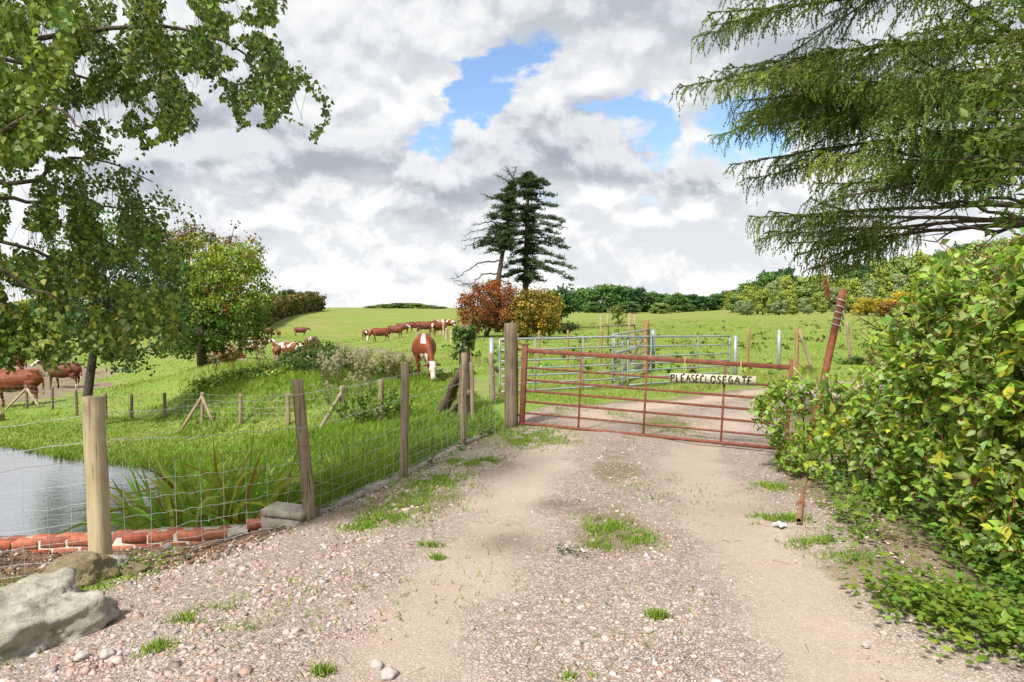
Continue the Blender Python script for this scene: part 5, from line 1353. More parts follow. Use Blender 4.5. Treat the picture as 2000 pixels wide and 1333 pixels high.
outline_tree('low_bush', 'grassy green tuft at the foot of the leaning grey post', 'bush', 1672, 22.5, [(1640, 712), (1660, 700), (1690, 702), (1705, 716), (1680, 722), (1650, 722)], 50, .4, 12, .12, .10, pick([(.075, .13, .02), (.10, .17, .03)]), 2, .005, nbr=10)
# alder on the far pond bank
g = ground(170, 18.5); ald = thing('alder_tree', 'young alder with a thin dark trunk on the far pond bank', 'tree', tuple(g))
AL = [(55, 650), (70, 560), (90, 470), (150, 420), (230, 410), (310, 450), (350, 540), (362, 620), (345, 670), (300, 705), (262, 735), (235, 730), (205, 690), (150, 690), (112, 735), (75, 700)]
C_, pp = crown_points(AL, 18.5, 520, 1.5); mb = MB(); puffs(mb, C_, 17, .24, .105, vary([(.06, .12, .045), (.08, .145, .05), (.11, .165, .042), (.045, .09, .034)], len(C_), .22, .1), DIAM); child(mb, 'crown', M['leaf'], ald)
mb = MB(); tk = np.array([g - (0, 0, .2), at(171, 775, 18.5), at(178, 720, 18.5), at(184, 680, 18.5), at(188, 600, 18.5), at(195, 500, 18.5), at(200, 430, 18.5)]); mb.tube(tk, [.13, .12, .11, .10, .075, .045, .02], 10, (.075, .062, .05))
for k in range(3, 6): branches(mb, tk[k], C_[rng.integers(0, len(C_), 26)], .035, .008, (.075, .062, .05))
child(mb, 'trunk', M['bark'], ald, True)

# --- birch hanging over from the left
BA = np.array([(-700, -700), (470, -700), (560, -120), (556, 20), (522, 60), (560, 95), (600, 130), (628, 165), (655, 200), (642, 232), (622, 262), (614, 285), (600, 255), (575, 238), (548, 228), (522, 250), (495, 238), (468, 250), (455, 205), (425, 190), (395, 190), (372, 210), (382, 240), (355, 285), (330, 270), (300, 278), (262, 305), (225, 300), (150, 330), (60, 330), (-700, 330)], float)
BB = np.array([(-700, 300), (60, 315), (150, 310), (225, 312), (285, 325), (330, 362), (388, 414), (372, 442), (335, 452), (352, 500), (372, 545), (350, 610), (352, 660), (310, 690), (262, 690), (210, 700), (180, 680), (140, 690), (105, 712), (65, 690), (30, 722), (-40, 740), (-700, 760)], float)
bb = np.array((-5.6, 4.9)); g = np.array((*bb, H(*bb))); birch = thing('birch_tree', 'tall silver birch reaching over the fence with drooping leafy branches', 'tree', tuple(g))
LIMB = [[(-5.5, 4.9, 3.6), at(-150, 130, 4.7), at(160, 56, 4.7), at(320, 48, 4.9), at(460, 85, 5.0), at(560, 170, 5.1)], [(-5.5, 4.9, 4.6), at(-100, -260, 4.6), at(250, -220, 4.9), at(480, -60, 5.2)], [(-5.5, 4.9, 3.0), at(-120, 330, 4.9), at(60, 370, 5.0), at(115, 310, 5.0), at(200, 310, 5.1), at(300, 355, 5.2)],
        [(-5.5, 4.9, 2.6), at(-100, 430, 5.2), at(60, 490, 5.3), at(150, 520, 5.3), at(260, 600, 5.5)], [(-5.5, 4.9, 2.9), at(-60, 300, 4.0), at(100, 200, 3.7), at(180, 260, 3.6)], [(-5.5, 4.9, 2.4), at(-60, 380, 4.6), at(40, 390, 4.9), at(150, 400, 5.0), at(330, 410, 5.2)], [(-5.5, 4.9, 2.3), at(-60, 500, 4.2), at(60, 560, 4.4), at(170, 610, 4.6)], [(-5.5, 4.9, 3.4), at(-60, 100, 5.4), at(200, 160, 5.8), at(350, 190, 6.0)]]
mb = MB(); tb = MB(); tb.tube([g - (0, 0, .2), (-5.55, 4.9, 1.5), (-5.5, 4.9, 4), (-5.3, 5.0, 7), (-5.2, 5.1, 10)], [.19, .16, .13, .08, .02], 12, (.42, .40, .37))
for L in LIMB:
    p = np.array([np.asarray(q) for q in L]); t_ = np.linspace(0, 1, 18); src = np.linspace(0, 1, len(p)); q = np.column_stack([np.interp(t_, src, p[:, i]) for i in (0, 1, 2)])
    for _ in range(2): q[1:-1] = (q[:-2] + 2 * q[1:-1] + q[2:]) / 4
    tb.tube(q + rng.normal(0, .01, q.shape), np.linspace(.025, .004, 18), 6, (.10, .082, .062), cap=False)
def strands(poly, n, dlo, dhi, lmin, lmax, leaf, cols, holes):
    s0 = in_poly(n, poly); d = rng.uniform(dlo, dhi, n); st = atv(s0[:, 0], s0[:, 1], d)
    hol = lambda uv: np.array([mnoise.noise(Vector((a[0] * .016, a[1] * .016, 4))) + .5 * mnoise.noise(Vector((a[0] * .045, a[1] * .045, 7))) for a in uv])
    hs = hol(s0)
    out_P, out_D, out_c = [], [], []
    for i in range(n):
        if hs[i] < holes - .12: continue
        L = rng.uniform(lmin, lmax); k = int(L / .019); t_ = np.linspace(0, 1, k)
        dv = unit(np.array((rng.normal(.28, .25), rng.normal(0, .25), -1.0))); q = st[i] + dv * L * t_[:, None] + np.array((.5, 0, .25)) * (L * .4 * (1 - t_) ** 2 - L * .4)[:, None]
        qi = sdf_poly(proj(q), poly) < -4
        if qi.all() and hs[i] > holes + .15 and rng.uniform() < .45: tb.tube(q[::4] if k > 8 else q, .0014, 3, (.085, .06, .045), cap=False)
        P = q + rng.normal(0, .022, q.shape); D = unit(np.column_stack([rng.normal(.25, .55, k), rng.normal(0, .55, k), rng.uniform(-1.3, -.25, k)]))
        out_P.append(P); out_D.append(D); out_c.append(np.tile(vary(cols, 1, .2, .12), (k, 1)))
    P, D, c = np.concatenate(out_P), np.concatenate(out_D), np.concatenate(out_c)
    uv = proj(P); keep = sdf_poly(uv, poly) < rng.normal(0, 3, len(uv)); keep &= hol(uv) > holes + rng.normal(0, .08, len(uv))
    P, D, c = P[keep], D[keep], c[keep]; n = len(P); s = leaf * rng.uniform(.65, 1.2, n)
    leaves(mb, P, D, unit(rdir(n) + (0, -.5, .5)), s, s * .86, BIRCH, (c * (1 + rng.normal(0, .2, (n, 1)))).clip(.006, .9))
BC1 = [(.08, .12, .03), (.11, .16, .036), (.06, .095, .028)]; BC2 = [(.14, .20, .036), (.18, .235, .045), (.11, .165, .034)]; BC3 = [(.24, .28, .05), (.18, .25, .065), (.30, .29, .06)]
LFT = -160
clipp = lambda p, lo: np.column_stack([np.maximum(p[:, 0], LFT), np.maximum(p[:, 1], lo)])
strands(clipp(BA, -110), 3300, 4.3, 6.2, .2, .5, .037, BC1 + BC2, -.17)
strands(np.array([(LFT, -110), (230, -110), (150, 20), (140, 120), (110, 230), (60, 320), (LFT, 320)], float), 520, 3.6, 4.5, .2, .5, .043, BC2 + BC3[1:2] + BC2, -.2)
strands(clipp(BB, 0), 2400, 4.5, 6.4, .2, .5, .037, BC1 + BC2, -.14)
strands(np.array([(LFT, 440), (120, 480), (250, 520), (350, 560), (348, 660), (260, 688), (150, 640), (60, 690), (LFT, 700)], float), 620, 4.4, 5.8, .2, .45, .045, BC2 + BC3 + BC1[:1], -.16)
strands(np.array([(-900, -800), (450, -800), (520, -110), (LFT, -110), (LFT, 750), (-900, 800)], float), 700, 4.0, 6.4, .25, .6, .060, BC1 + BC2, -.2)
child(tb, 'branches', M['bark'], birch); child(mb, 'crown', M['leaf'], birch)

# --- Norway spruce on the right
TS = np.array((6.7, 8.3)); g = np.array((*TS, H(*TS))); spr = thing('spruce_tree', 'big spruce with hanging needle-covered branchlets above the leafy bush', 'tree', tuple(g))
mb = MB(); mb.tube([g - (0, 0, .3), (TS[0], TS[1], 3), (TS[0], TS[1], 8), (TS[0], TS[1], 15)], [.27, .23, .16, .03], 14, (.10, .075, .06)); child(mb, 'trunk', M['bark'], spr, True)
lb = MB(); NP, ND, NS, NC = [], [], [], []
SP = [(.135, .195, .036), (.165, .225, .042), (.105, .165, .034), (.20, .255, .048)]
OUT = np.array([(1326, -900), (1330, 0), (1352, 60), (1368, 115), (1372, 175), (1420, 205), (1442, 230), (1458, 285), (1496, 312), (1510, 360), (1500, 410), (1508, 455), (1580, 480), (1592, 530), (1640, 500), (1700, 480), (1728, 500), (1740, 455), (1790, 400), (1850, 360), (2600, 330), (2600, -900)], float)
def needles(p, dens, ln, col, r=.0):
    seg = np.linalg.norm(np.diff(p, axis=0), axis=1).sum(); n = max(4, int(seg * dens)); t_ = rng.uniform(0, 1, n); src = np.linspace(0, 1, len(p))
    q = np.column_stack([np.interp(t_, src, p[:, i]) for i in (0, 1, 2)]); ax = unit(p[-1] - p[0])
    NP.append(q); ND.append(unit(rdir(n) * .85 + ax * .95)); NS.append(np.full(n, ln)); NC.append(np.tile(col, (n, 1)))
def spray(q, s0, spacing, az, tv):
    """side branches and hanging branchlets along one bough q"""
    m = len(q); s = np.linspace(0, 1, m); L = np.linalg.norm(np.diff(q, axis=0), axis=1).sum()
    nb_ = int(L * (1 - s0) / spacing); pal = vary(SP, 1, .15, .05)[0]; needles(q[m // 2:], 240, .033, pal)
    for k in range(nb_):
        f = s0 + (1 - s0) * (k + rng.uniform(0, 1)) / nb_; p0 = np.array([np.interp(f, s, q[:, j]) for j in (0, 1, 2)]); sd2 = 1 if k % 2 else -1
        bl = (.20 + .55 * (1 - f) * min(L / 3, 1)) * rng.uniform(.5, 1.2); an = az + sd2 * rng.uniform(.45, 1.2); bd = np.array((math.cos(an), math.sin(an), rng.uniform(-.35, .3)))
        w = np.linspace(0, 1, 6); b = p0 + bd * (w * bl)[:, None]; b[:, 2] -= .25 * bl * w ** 2
        lb.tube(b, np.linspace(.005, .002, 6), 3, (.14, .09, .045), cap=False); c = pal * rng.uniform(.7, 1.35); needles(b, 150, .031, c * 1.15)
        nj = max(3, int(bl / .046))
        for j in range(nj):
            ff = (j + rng.uniform(0, 1)) / nj; h0 = np.array([np.interp(ff, w, b[:, m_]) for m_ in (0, 1, 2)]); hl = rng.uniform(.10, .42) * (1.15 - .5 * ff)
            e = h0 + np.array((tv[0] * rng.uniform(-.1, .6), rng.normal(0, .28), -1 + rng.uniform(0, .35))) * hl; m2 = (h0 + e) / 2 + np.array((tv[0] * .04, 0, .012)); needles(np.array([h0, m2, e]), 150, .022, c * rng.uniform(.7, 1.3))
nl = 34
for i in range(nl):
    z0 = 2.4 + (i / nl) * 3.9 + rng.uniform(-.15, .15); az = PI + rng.uniform(-.85, 1.0) if i % 7 else rng.uniform(-1, 1)
    L = np.interp(z0, (2.3, 2.7, 3.3, 4.0, 4.8, 6, 8), (2.9, 3.55, 3.95, 4.35, 4.7, 4.4, 3.4)) * rng.uniform(.80, 1.02)
    tv = np.array((math.cos(az), math.sin(az), 0)); s = np.linspace(0, 1, 16); dr_ = rng.uniform(.06, .24)
    q = np.array((TS[0], TS[1], z0)) + tv * (s * L)[:, None]; q[:, 2] += .07 * np.sin(s * 2.4) * L - dr_ * L * s ** 2 + rng.uniform(.08, .2) * L * s ** 4; q += rng.normal(0, .018, q.shape).cumsum(0) * .6; q += np.cross(tv, (0, 0, 1)) * (rng.normal(0, .16) * s ** 2 * L)[:, None]
    lb.tube(q, np.linspace(.040, .005, 16), 6, (.085, .062, .045), cap=False); s0 = .46 if z0 < 2.9 else .30
    spray(q, s0, .095, az, tv)
    for k in range(3):
        f = rng.uniform(.30, .72); p0 = np.array([np.interp(f, s, q[:, j]) for j in (0, 1, 2)]); fa = az + rng.choice((-1, 1)) * rng.uniform(.25, .75); FL = L * (1 - f) * rng.uniform(.65, 1.1); fv = np.array((math.cos(fa), math.sin(fa), rng.uniform(-.32, .28)))
        w = np.linspace(0, 1, 10); fq = p0 + fv * (w * FL)[:, None]; fq[:, 2] += -.16 * FL * w ** 2 + .10 * FL * w ** 4; fq += rng.normal(0, .012, fq.shape).cumsum(0) * .5
        lb.tube(fq, np.linspace(.014, .003, 10), 5, (.10, .07, .05), cap=False); spray(fq, .08 if z0 > 2.9 else .3, .092, fa, tv)
P, D, s, c = np.concatenate(NP), np.concatenate(ND), np.concatenate(NS), np.concatenate(NC)
uv = proj(P); keep = (sdf_poly(uv, OUT) < rng.normal(70, 8, len(uv))) & (P[:, 2] < 6.9) & ((rng.uniform(0, 1, len(uv)) < .35) | ((uv[:, 0] < 2080) & (uv[:, 1] > -120)))
P, D, s, c = P[keep], D[keep], s[keep], c[keep]; n = len(P); s = s * rng.uniform(.7, 1.25, n)
mb = MB(); leaves(mb, P, D, rdir(n), s * 1.08, .0150, BLADE, (c * (1 + rng.normal(0, .2, (n, 1)))).clip(.006, .9)); child(mb, 'needles', M['needle'], spr)
print('spruce needles', n)
for a_, b_, c_ in (((1905, 110), (1850, 118), (1800, 112)),): pass
for path in ([(2060, 400, 7), (1950, 390, 6.8), (1830, 395, 6.6), (1760, 378, 6.5)], [(2060, 440, 7), (1940, 420, 6.9), (1870, 395, 6.8), (1800, 405, 6.8)], [(2060, 330, 6.5), (1990, 312, 6.3), (1880, 308, 6.2), (1800, 312, 6.2)], [(2050, 420, 5.5), (1950, 450, 5.5), (1880, 440, 5.5), (1830, 470, 5.6)]):
    p = np.array([at(*q) for q in path]); t_ = np.linspace(0, 1, 12); q = np.column_stack([np.interp(t_, np.linspace(0, 1, len(p)), p[:, i]) for i in (0, 1, 2)]); q[1:] += rng.normal(0, .02, (11, 3)); lb.tube(q, np.linspace(.022, .006, 12), 5, (.055, .042, .035), cap=False)
    for i in range(3, 12):
        e = q[i] + np.array((-rng.uniform(.1, .4), rng.normal(0, .1), rng.normal(0, .15))); lb.tube([q[i], (q[i] + e) / 2 + rng.normal(0, .02, 3), e], [.006, .004, .002], 3, (.055, .042, .035), cap=False)
# dead tassel hanging from the lowest branch
p = np.array([at(1612, 500, 7.0), at(1614, 545, 7.0), at(1617, 578, 7.0)]); lb.tube(p, .004, 4, (.20, .08, .04), cap=False)
for k in range(60): b = p[1] + (p[2] - p[1]) * rng.uniform(-.3, 1); e = b + np.array((rng.normal(0, .03), rng.normal(0, .03), -rng.uniform(.03, .10))); lb.tube([b, e], .0022, 3, (.19, .06, .035), cap=False)
child(lb, 'branches', M['bark'], spr)
# low spruce sapling poking out beside the bush
g = ground(1765, 8.6); sap = thing('spruce_sapling', 'small dark spruce sapling behind the top of the leafy bush', 'sapling', tuple(g))
mb = MB(); NP, ND, NS, NC = [], [], [], []
for a_, b_ in (((1800, 690), (1680, 622)), ((1790, 670), (1700, 640)), ((1800, 700), (1690, 665)), ((1800, 720), (1705, 690)), ((1790, 660), (1730, 625))):
    p0, p1_ = at(*a_, 8.5), at(*b_, 8.3); t_ = np.linspace(0, 1, 8)[:, None]; q = p0 + (p1_ - p0) * t_; mb.tube(q, np.linspace(.014, .004, 8), 4, (.10, .07, .05), cap=False); needles(q, 320, .024, np.array((.055, .065, .022)))
    for k in range(2, 8):
        for s_ in (-1, 1):
            e = q[k] + unit(p1_ - p0) * .12 + np.array((0, rng.normal(0, .1), s_ * rng.uniform(.05, .14))); needles(np.array([q[k], (q[k] + e) / 2, e]), 260, .022, np.array((.062, .072, .024)))
mb.tube([g - (0, 0, .1), at(1795, 680, 8.5)], [.03, .014], 6, (.10, .07, .05))
P, D, s, c = np.concatenate(NP), np.concatenate(ND), np.concatenate(NS), np.concatenate(NC); child(mb, 'branches', M['bark'], sap)
mb = MB(); leaves(mb, P, D, rdir(len(P)), s, .006, BLADE, vary((.058, .068, .022), len(P), .3)); child(mb, 'needles', M['needle'], sap)

# --- sallow reaching in at the right edge
g = ground(2140, 5.6); sal = thing('sallow_tree', 'thin sallow with loose oval leaves in front of the spruce', 'tree', tuple(g)); tb = MB(); mb = MB()
tb.tube([g - (0, 0, .2), at(2130, 700, 5.6), at(2110, 400, 5.6), at(2090, 50, 5.6), at(2080, -300, 5.6)], [.06, .05, .04, .025, .01], 8, (.12, .10, .075))
for (x0, y0, x1, y1) in ((2110, 150, 1905, 70), (2110, 220, 1890, 165), (2105, 260, 1880, 225), (2110, 330, 1895, 275), (2110, 380, 1900, 330), (2110, 430, 1885, 355), (2115, 470, 1905, 390), (2110, 300, 1960, 250), (2110, 200, 1950, 120), (2110, 420, 1950, 440), (2100, 60, 1930, 20)):
    d1 = rng.uniform(4.8, 5.6); p0, p1_ = at(x0, y0, 5.6), at(x1, y1, d1); t_ = np.linspace(0, 1, 10)[:, None]; q = p0 + (p1_ - p0) * t_ + np.array((0, 0, .10)) * np.sin(t_ * PI) + rng.normal(0, .008, (10, 3)); tb.tube(q, np.linspace(.012, .002, 10), 4, (.16, .13, .06), cap=False)
    m_ = 60; f = rng.uniform(.15, 1, m_); P = np.column_stack([np.interp(f, t_[:, 0], q[:, i]) for i in (0, 1, 2)]) + rng.normal(0, .06, (m_, 3)); D = unit(rng.normal(0, .6, (m_, 3)) + (-.6, -.1, -.15)); s = .085 * rng.uniform(.6, 1.2, m_)
    leaves(mb, P, D, unit(rdir(m_) * .7 + (0, -.3, .8)), s, s * .48, OVAL, vary([(.09, .14, .022), (.12, .17, .03), (.065, .11, .02)], m_, .2, .1))
child(tb, 'branches', M['bark'], sal); child(mb, 'leaves', M['leaf'], sal)
# --- dogwood thicket along the right side of the track
DW = np.array([(1478, 800), (1512, 762), (1545, 745), (1585, 752), (1625, 742), (1665, 750), (1690, 715), (1722, 690), (1705, 655), (1752, 622), (1786, 575), (1815, 545), (1840, 515), (1885, 505), (1940, 522), (2000, 490), (2100, 470), (2240, 450), (2240, 1310), (2080, 1220), (1985, 1200), (1925, 1170), (1850, 1112), (1780, 1066), (1700, 1030), (1640, 1000), (1590, 945), (1552, 912), (1512, 880), (1520, 840)], float)
dwd = lambda px: np.interp(px, (1480, 1560, 1650, 1750, 1850, 1950, 2100, 2300, 2700), (7.4, 6.9, 5.9, 5.05, 4.4, 3.9, 3.5, 3.2, 2.9))
g = np.array((3.3, 5.2, H(3.3, 5.2))); dog = thing('dogwood_bush', 'dense dogwood bush with bright yellow-green leaves on red stems beside the track', 'bush', tuple(g))
stem = MB(); LP, LD, LN, LL, LC = [], [], [], [], []
ntw = 3000; s0 = in_poly(ntw, DW); dep = dwd(s0[:, 0]) + np.abs(rng.normal(0, .42, ntw)) - .05; O = atv(s0[:, 0], s0[:, 1], dep)
ok = O[:, 2] > height(O[:, :2]) + .05; O, s0 = O[ok], s0[ok]
edge = -sdf_poly(s0, DW)
cl = np.array([mnoise.noise(Vector(p * 2.6)) for p in O]); kp = (cl > -.20 + rng.normal(0, .1, len(O))) | (O[:, 1] > dwd(s0[:, 0]) + .35); O, s0 = O[kp], s0[kp]
# long arching shoots that break the outline
O0, S0 = O.copy(), s0.copy()
for _ in range(120):
    i = rng.integers(0, len(O0)); j = np.argmin(np.abs(S0[:, 0] - S0[i, 0]) + .6 * S0[:, 1] + rng.uniform(0, 60, len(S0))) if _ % 2 else np.argmin(np.abs(S0[:, 1] - S0[i, 1]) + .6 * S0[:, 0] + rng.uniform(0, 40, len(S0)))
    v = unit(np.array((rng.normal(-.5, .4), rng.normal(-.3, .4), rng.uniform(.2, 1.0)))); base_ = O0[j]
    ext = base_ + v * np.linspace(.08, rng.uniform(.15, .34), 3)[:, None]; O = np.vstack([O, ext]); s0 = np.vstack([s0, proj(ext)])
DG = [(.215, .36, .045), (.27, .41, .055), (.165, .30, .042), (.34, .44, .07), (.31, .40, .16)]; DYL = [(.48, .46, .05), (.40, .43, .05)]; DDK = [(.10, .17, .03), (.13, .205, .035)]
for i in range(len(O)):
    L = rng.uniform(.22, .42); dv = unit(np.array((-.45, -.45, .45)) + rng.normal(0, .6, 3)); t_ = np.linspace(0, 1, 5)
    q = O[i] - dv * L * .55 + dv * L * t_[:, None]; q[:, 2] -= .12 * L * t_ ** 2
    if sdf_poly(proj(q[-1:]), DW)[0] > 12: continue
    stem.tube(q, np.linspace(.0036, .0015, 5), 4, (.17, .055, .030), cap=False)
    yl = rng.uniform() < .03 + .14 * sstep(np.array(s0[i, 0]), 1750, 2000) * (s0[i, 1] > 700); pal = DYL if yl else DG if rng.uniform() < .75 else DDK
    side = unit(np.cross(dv, (0, 0, 1))); n_ = 4
    for k in range(n_):
        f = .25 + .75 * k / (n_ - 1); p0 = np.array([np.interp(f, t_, q[:, j]) for j in (0, 1, 2)]); rollv = side if k % 2 else np.cross(side, dv)
        for s_ in (-1, 1):
            D = unit(rollv * s_ * .8 + dv * (.75 if f < .95 else 1.6) + np.array((0, 0, -.35)) + rng.normal(0, .38, 3)); LP.append(p0); LD.append(D); LN.append(unit(np.array((-.15, -.30, .9)) + rng.normal(0, .55, 3)))
            LL.append(rng.triangular(.035, .075, .12) * (.7 if f > .95 else 1)); LC.append(vary(pal, 1, .16, .1)[0])
LP, LD, LN, LL, LC = map(np.array, (LP, LD, LN, LL, LC))
uv = proj(LP + LD * LL[:, None] * .5); keep = (sdf_poly(uv, DW) < rng.normal(34, 10, len(uv))) & (LP[:, 2] > height(LP[:, :2]) + .03); LP, LD, LN, LL, LC, uv = LP[keep], LD[keep], LN[keep], LL[keep], LC[keep], uv[keep]
# the leaves that show largest are leaves of their own
score = np.where((uv[:, 0] > 1500) & (uv[:, 0] < 1995) & (uv[:, 1] > 480) & (uv[:, 1] < 1320), LL / LP[:, 1] * np.clip(1 - (LP[:, 1] - dwd(uv[:, 0])) * 1.5, .1, 1.4), 0)
order = np.argsort(-score); big, rest = order[:290], order[290:]
lm = []
for k in range(14):
    mb = MB(); T = OVAL[0].copy(); T[:, 2] += rng.normal(0, .02, len(T)) + .10 * T[:, 0] ** 2 - .12 * T[:, 1] ** 2; mb.add(T, OVAL[1], LC[big[rng.integers(0, 290)]]); lm.append(mb.mesh('leaf', M['leaf'], True))
rl = Vector(dog.location)
for i in big:
    D = unit(LD[i]); X = unit(np.cross(D, LN[i])); Nn = np.cross(X, D); L = LL[i]; W = L * .60
    o = bpy.data.objects.new('leaf', lm[rng.integers(0, 14)]); link(o, dog)
    o.matrix_basis = Matrix([[X[j] * W, D[j] * L, Nn[j] * L, LP[i][j] - rl[j]] for j in range(3)] + [[0, 0, 0, 1]])
mb = MB(); nr = rest[LP[rest][:, 1] < dwd(uv[rest][:, 0]) + .30]; fr = rest[LP[rest][:, 1] >= dwd(uv[rest][:, 0]) + .30]; leaves(mb, LP[nr], LD[nr], LN[nr], LL[nr], LL[nr] * .60, OVAL, LC[nr]); leaves(mb, LP[fr], LD[fr], LN[fr], LL[fr], LL[fr] * .60, LEAF4, LC[fr]); child(mb, 'foliage', M['leaf'], dog, True, 'stuff')
for k in range(60):
    i = rng.integers(0, len(O0)); b = np.array((O[i][0] + .35 + rng.normal(0, .15), O[i][1] + .3 + rng.normal(0, .2), 0)); b[2] = H(b[0], b[1]) - .05
    m_ = b + (O[i] - b) * np.array((.3, .3, .6)); stem.tube([b, m_, O[i]], [.012, .009, .004], 5, (.13, .06, .04), cap=False)
child(stem, 'stems', M['bark'], dog)
print('dogwood leaves', len(LP))

# --- yellow flag irises in the pond corner
g = np.array((-3.35, 7.3, ZW - .2)); iris = thing('iris_clump', 'clump of tall sword-leaved irises in the pond behind the brick wall', 'plant', tuple(g))
for k in range(240):
    px = rng.uniform(268, 512); d = rng.uniform(6.6, 7.5); b = np.array(((px - 1000) / F * d, d, ZW - .18)); edge_ = min(px - 255, 520 - px) / 130
    ht = np.interp(px, (260, 330, 400, 470, 515), (1.65, 2.0, 2.12, 2.2, 2.0)) * rng.uniform(.72, 1.04); ln = np.array((rng.normal((px - 390) / 330, .22), rng.normal(-.1, .2), 0)); arch = rng.uniform(.0, .22) if rng.uniform() < .65 else rng.uniform(.25, .55)
    t_ = np.linspace(0, 1, 10); q = b + np.outer(t_, (0, 0, ht)) + np.outer(t_ ** 1.6, ln * ht * .35); over = np.clip((t_ - .62) / .38, 0, 1); q += np.outer(over ** 2, np.array((np.sign(ln[0] + 1e-3) * arch, ln[1] * arch, -arch * 1.1)) * ht * .75)
    tg = unit(np.gradient(q, axis=0)); an = rng.uniform(0, PI); sd3 = unit(np.cross(tg, np.array((math.cos(an), math.sin(an), .2)))); w = (.024 * rng.uniform(.75, 1.2)) * np.array([.9, 1, 1, 1, 1, .98, .92, .8, .55, .06])
    dry = rng.uniform(); base = (.23, .40, .06) if dry < .66 else (.50, .50, .12) if dry < .9 else (.24, .13, .04)
    col = np.tile(vary(base, 1, .2, .1), (10, 1)); tipc = np.array((.25, .20, .05)) if rng.uniform() < .5 else col[0] * 1.15; col = col * (1 - over[:, None] * .8) + tipc * over[:, None] * .8
    mb = MB(); mid = q + np.cross(tg, sd3) * w[:, None] * .25
    V = np.concatenate([q - sd3 * w[:, None], mid, q + sd3 * w[:, None]]); i = np.arange(9)
    mb.add(V, [np.stack([i, i + 1, i + 11, i + 10], 1), np.stack([i + 10, i + 11, i + 21, i + 20], 1)], np.concatenate([col] * 3)); child(mb, 'leaf', M['leaf'], iris, True)

# --- ivied stump and leaning log by the fence
g = ground(906, 12.0); st_ = thing('ivy_stump', 'old ivy-topped timber stump behind the boundary fence', 'stump', tuple(g))
h = px_height(g, 636); put(post_mesh('trunk', h, .105, M['post_dark'], 12, (0.02, 0), seed=5, rough=.07), 'trunk', (0, 0, 0), st_)
mb = MB(); n = 420; th = rng.uniform(0, 2 * PI, n); z = h - np.abs(rng.normal(0, .24, n)); rr = .125 + rng.uniform(0, .05, n); P = g + np.column_stack([np.cos(th) * rr, np.sin(th) * rr, z]); D = unit(np.column_stack([np.cos(th) * .6, np.sin(th) * .6, rng.uniform(-1, 0, n)]) + rng.normal(0, .3, (n, 3))); s = rng.uniform(.05, .09, n)
leaves(mb, P, D, unit(np.column_stack([np.cos(th), np.sin(th), np.full(n, .6)]) + rng.normal(0, .3, (n, 3))), s, s * .95, DIAM, vary([(.05, .11, .018), (.09, .16, .025), (.16, .21, .04), (.035, .075, .016)], n, .2, .1)); child(mb, 'ivy', M['leaf'], st_)
a_, b_ = ground(856, 13.2), at(902, 715, 12.2); lg = thing('leaning_log', 'dark rough log propped against the ivy-topped stump', 'log', tuple(a_)); mb = MB(); t_ = np.linspace(0, 1, 9)[:, None]; q = a_ - (0, 0, .08) + (b_ - a_) * t_ + rng.normal(0, .012, (9, 3)); mb.tube(q, np.linspace(.115, .085, 9) * rng.uniform(.93, 1.07, 9), 12, (.115, .085, .06)); child(mb, 'log', M['bark'], lg, True)
a_, b_ = ground(872, 13.0), at(916, 760, 11.6); mb = MB(); mb.tube(a_ - (0, 0, .06) + (b_ - a_) * t_, .05, 9, (.16, .125, .09)); child(mb, 'rail', M['bark'], lg, True)

# --- young tree in a timber guard out in the field
g = ground(1207, 36); tg_ = thing('tree_guard', 'square timber guard of four stakes round a young tree in the field', 'tree guard', tuple(g)); sp = .85
corner = [(-1.05, -.9), (-.45, .9), (.45, -.9), (1.05, .9)]; tops = (613, 615, 612, 614)
for k, ((ox, oy), tpx) in enumerate(zip(corner, tops)):
    b = np.array((g[0] + ox * .95, g[1] + oy * sp, 0)); b[2] = H(b[0], b[1]); hh = px_height(b, tpx); mb = MB(); mb.tube([b - (0, 0, .1), b + (rng.normal(0, .03), 0, hh)], .055, 8, (.30, .22, .13)); child(mb, 'stake', M['bark'], tg_)
zb = g[2] + 1.05
for (a, b) in ((0, 2), (1, 3), (0, 1), (2, 3)):
    A_ = np.array((g[0] + corner[a][0] * .95, g[1] + corner[a][1] * sp, zb)); B_ = np.array((g[0] + corner[b][0] * .95, g[1] + corner[b][1] * sp, zb + .04)); mb = MB(); mb.tube([A_, B_], .045, 6, (.17, .13, .085)); child(mb, 'rail', M['bark'], tg_)
ys = thing('young_tree', 'slim yellow-green young tree inside the timber guard', 'tree', tuple(g)); mb = MB(); mb.tube([g - (0, 0, .1), g + (.02, 0, 1.2), g + (0, 0, 2.0)], [.03, .022, .01], 6, (.12, .09, .06)); child(mb, 'trunk', M['bark'], ys)
mb = MB(); C_ = g + np.column_stack([rng.normal(0, .13, 26), rng.normal(0, .13, 26), rng.uniform(1.1, 2.05, 26)]); puffs(mb, C_, 12, .16, .12, vary([(.20, .20, .03), (.14, .17, .03)], 26, .2), DIAM); child(mb, 'crown', M['leaf'], ys)

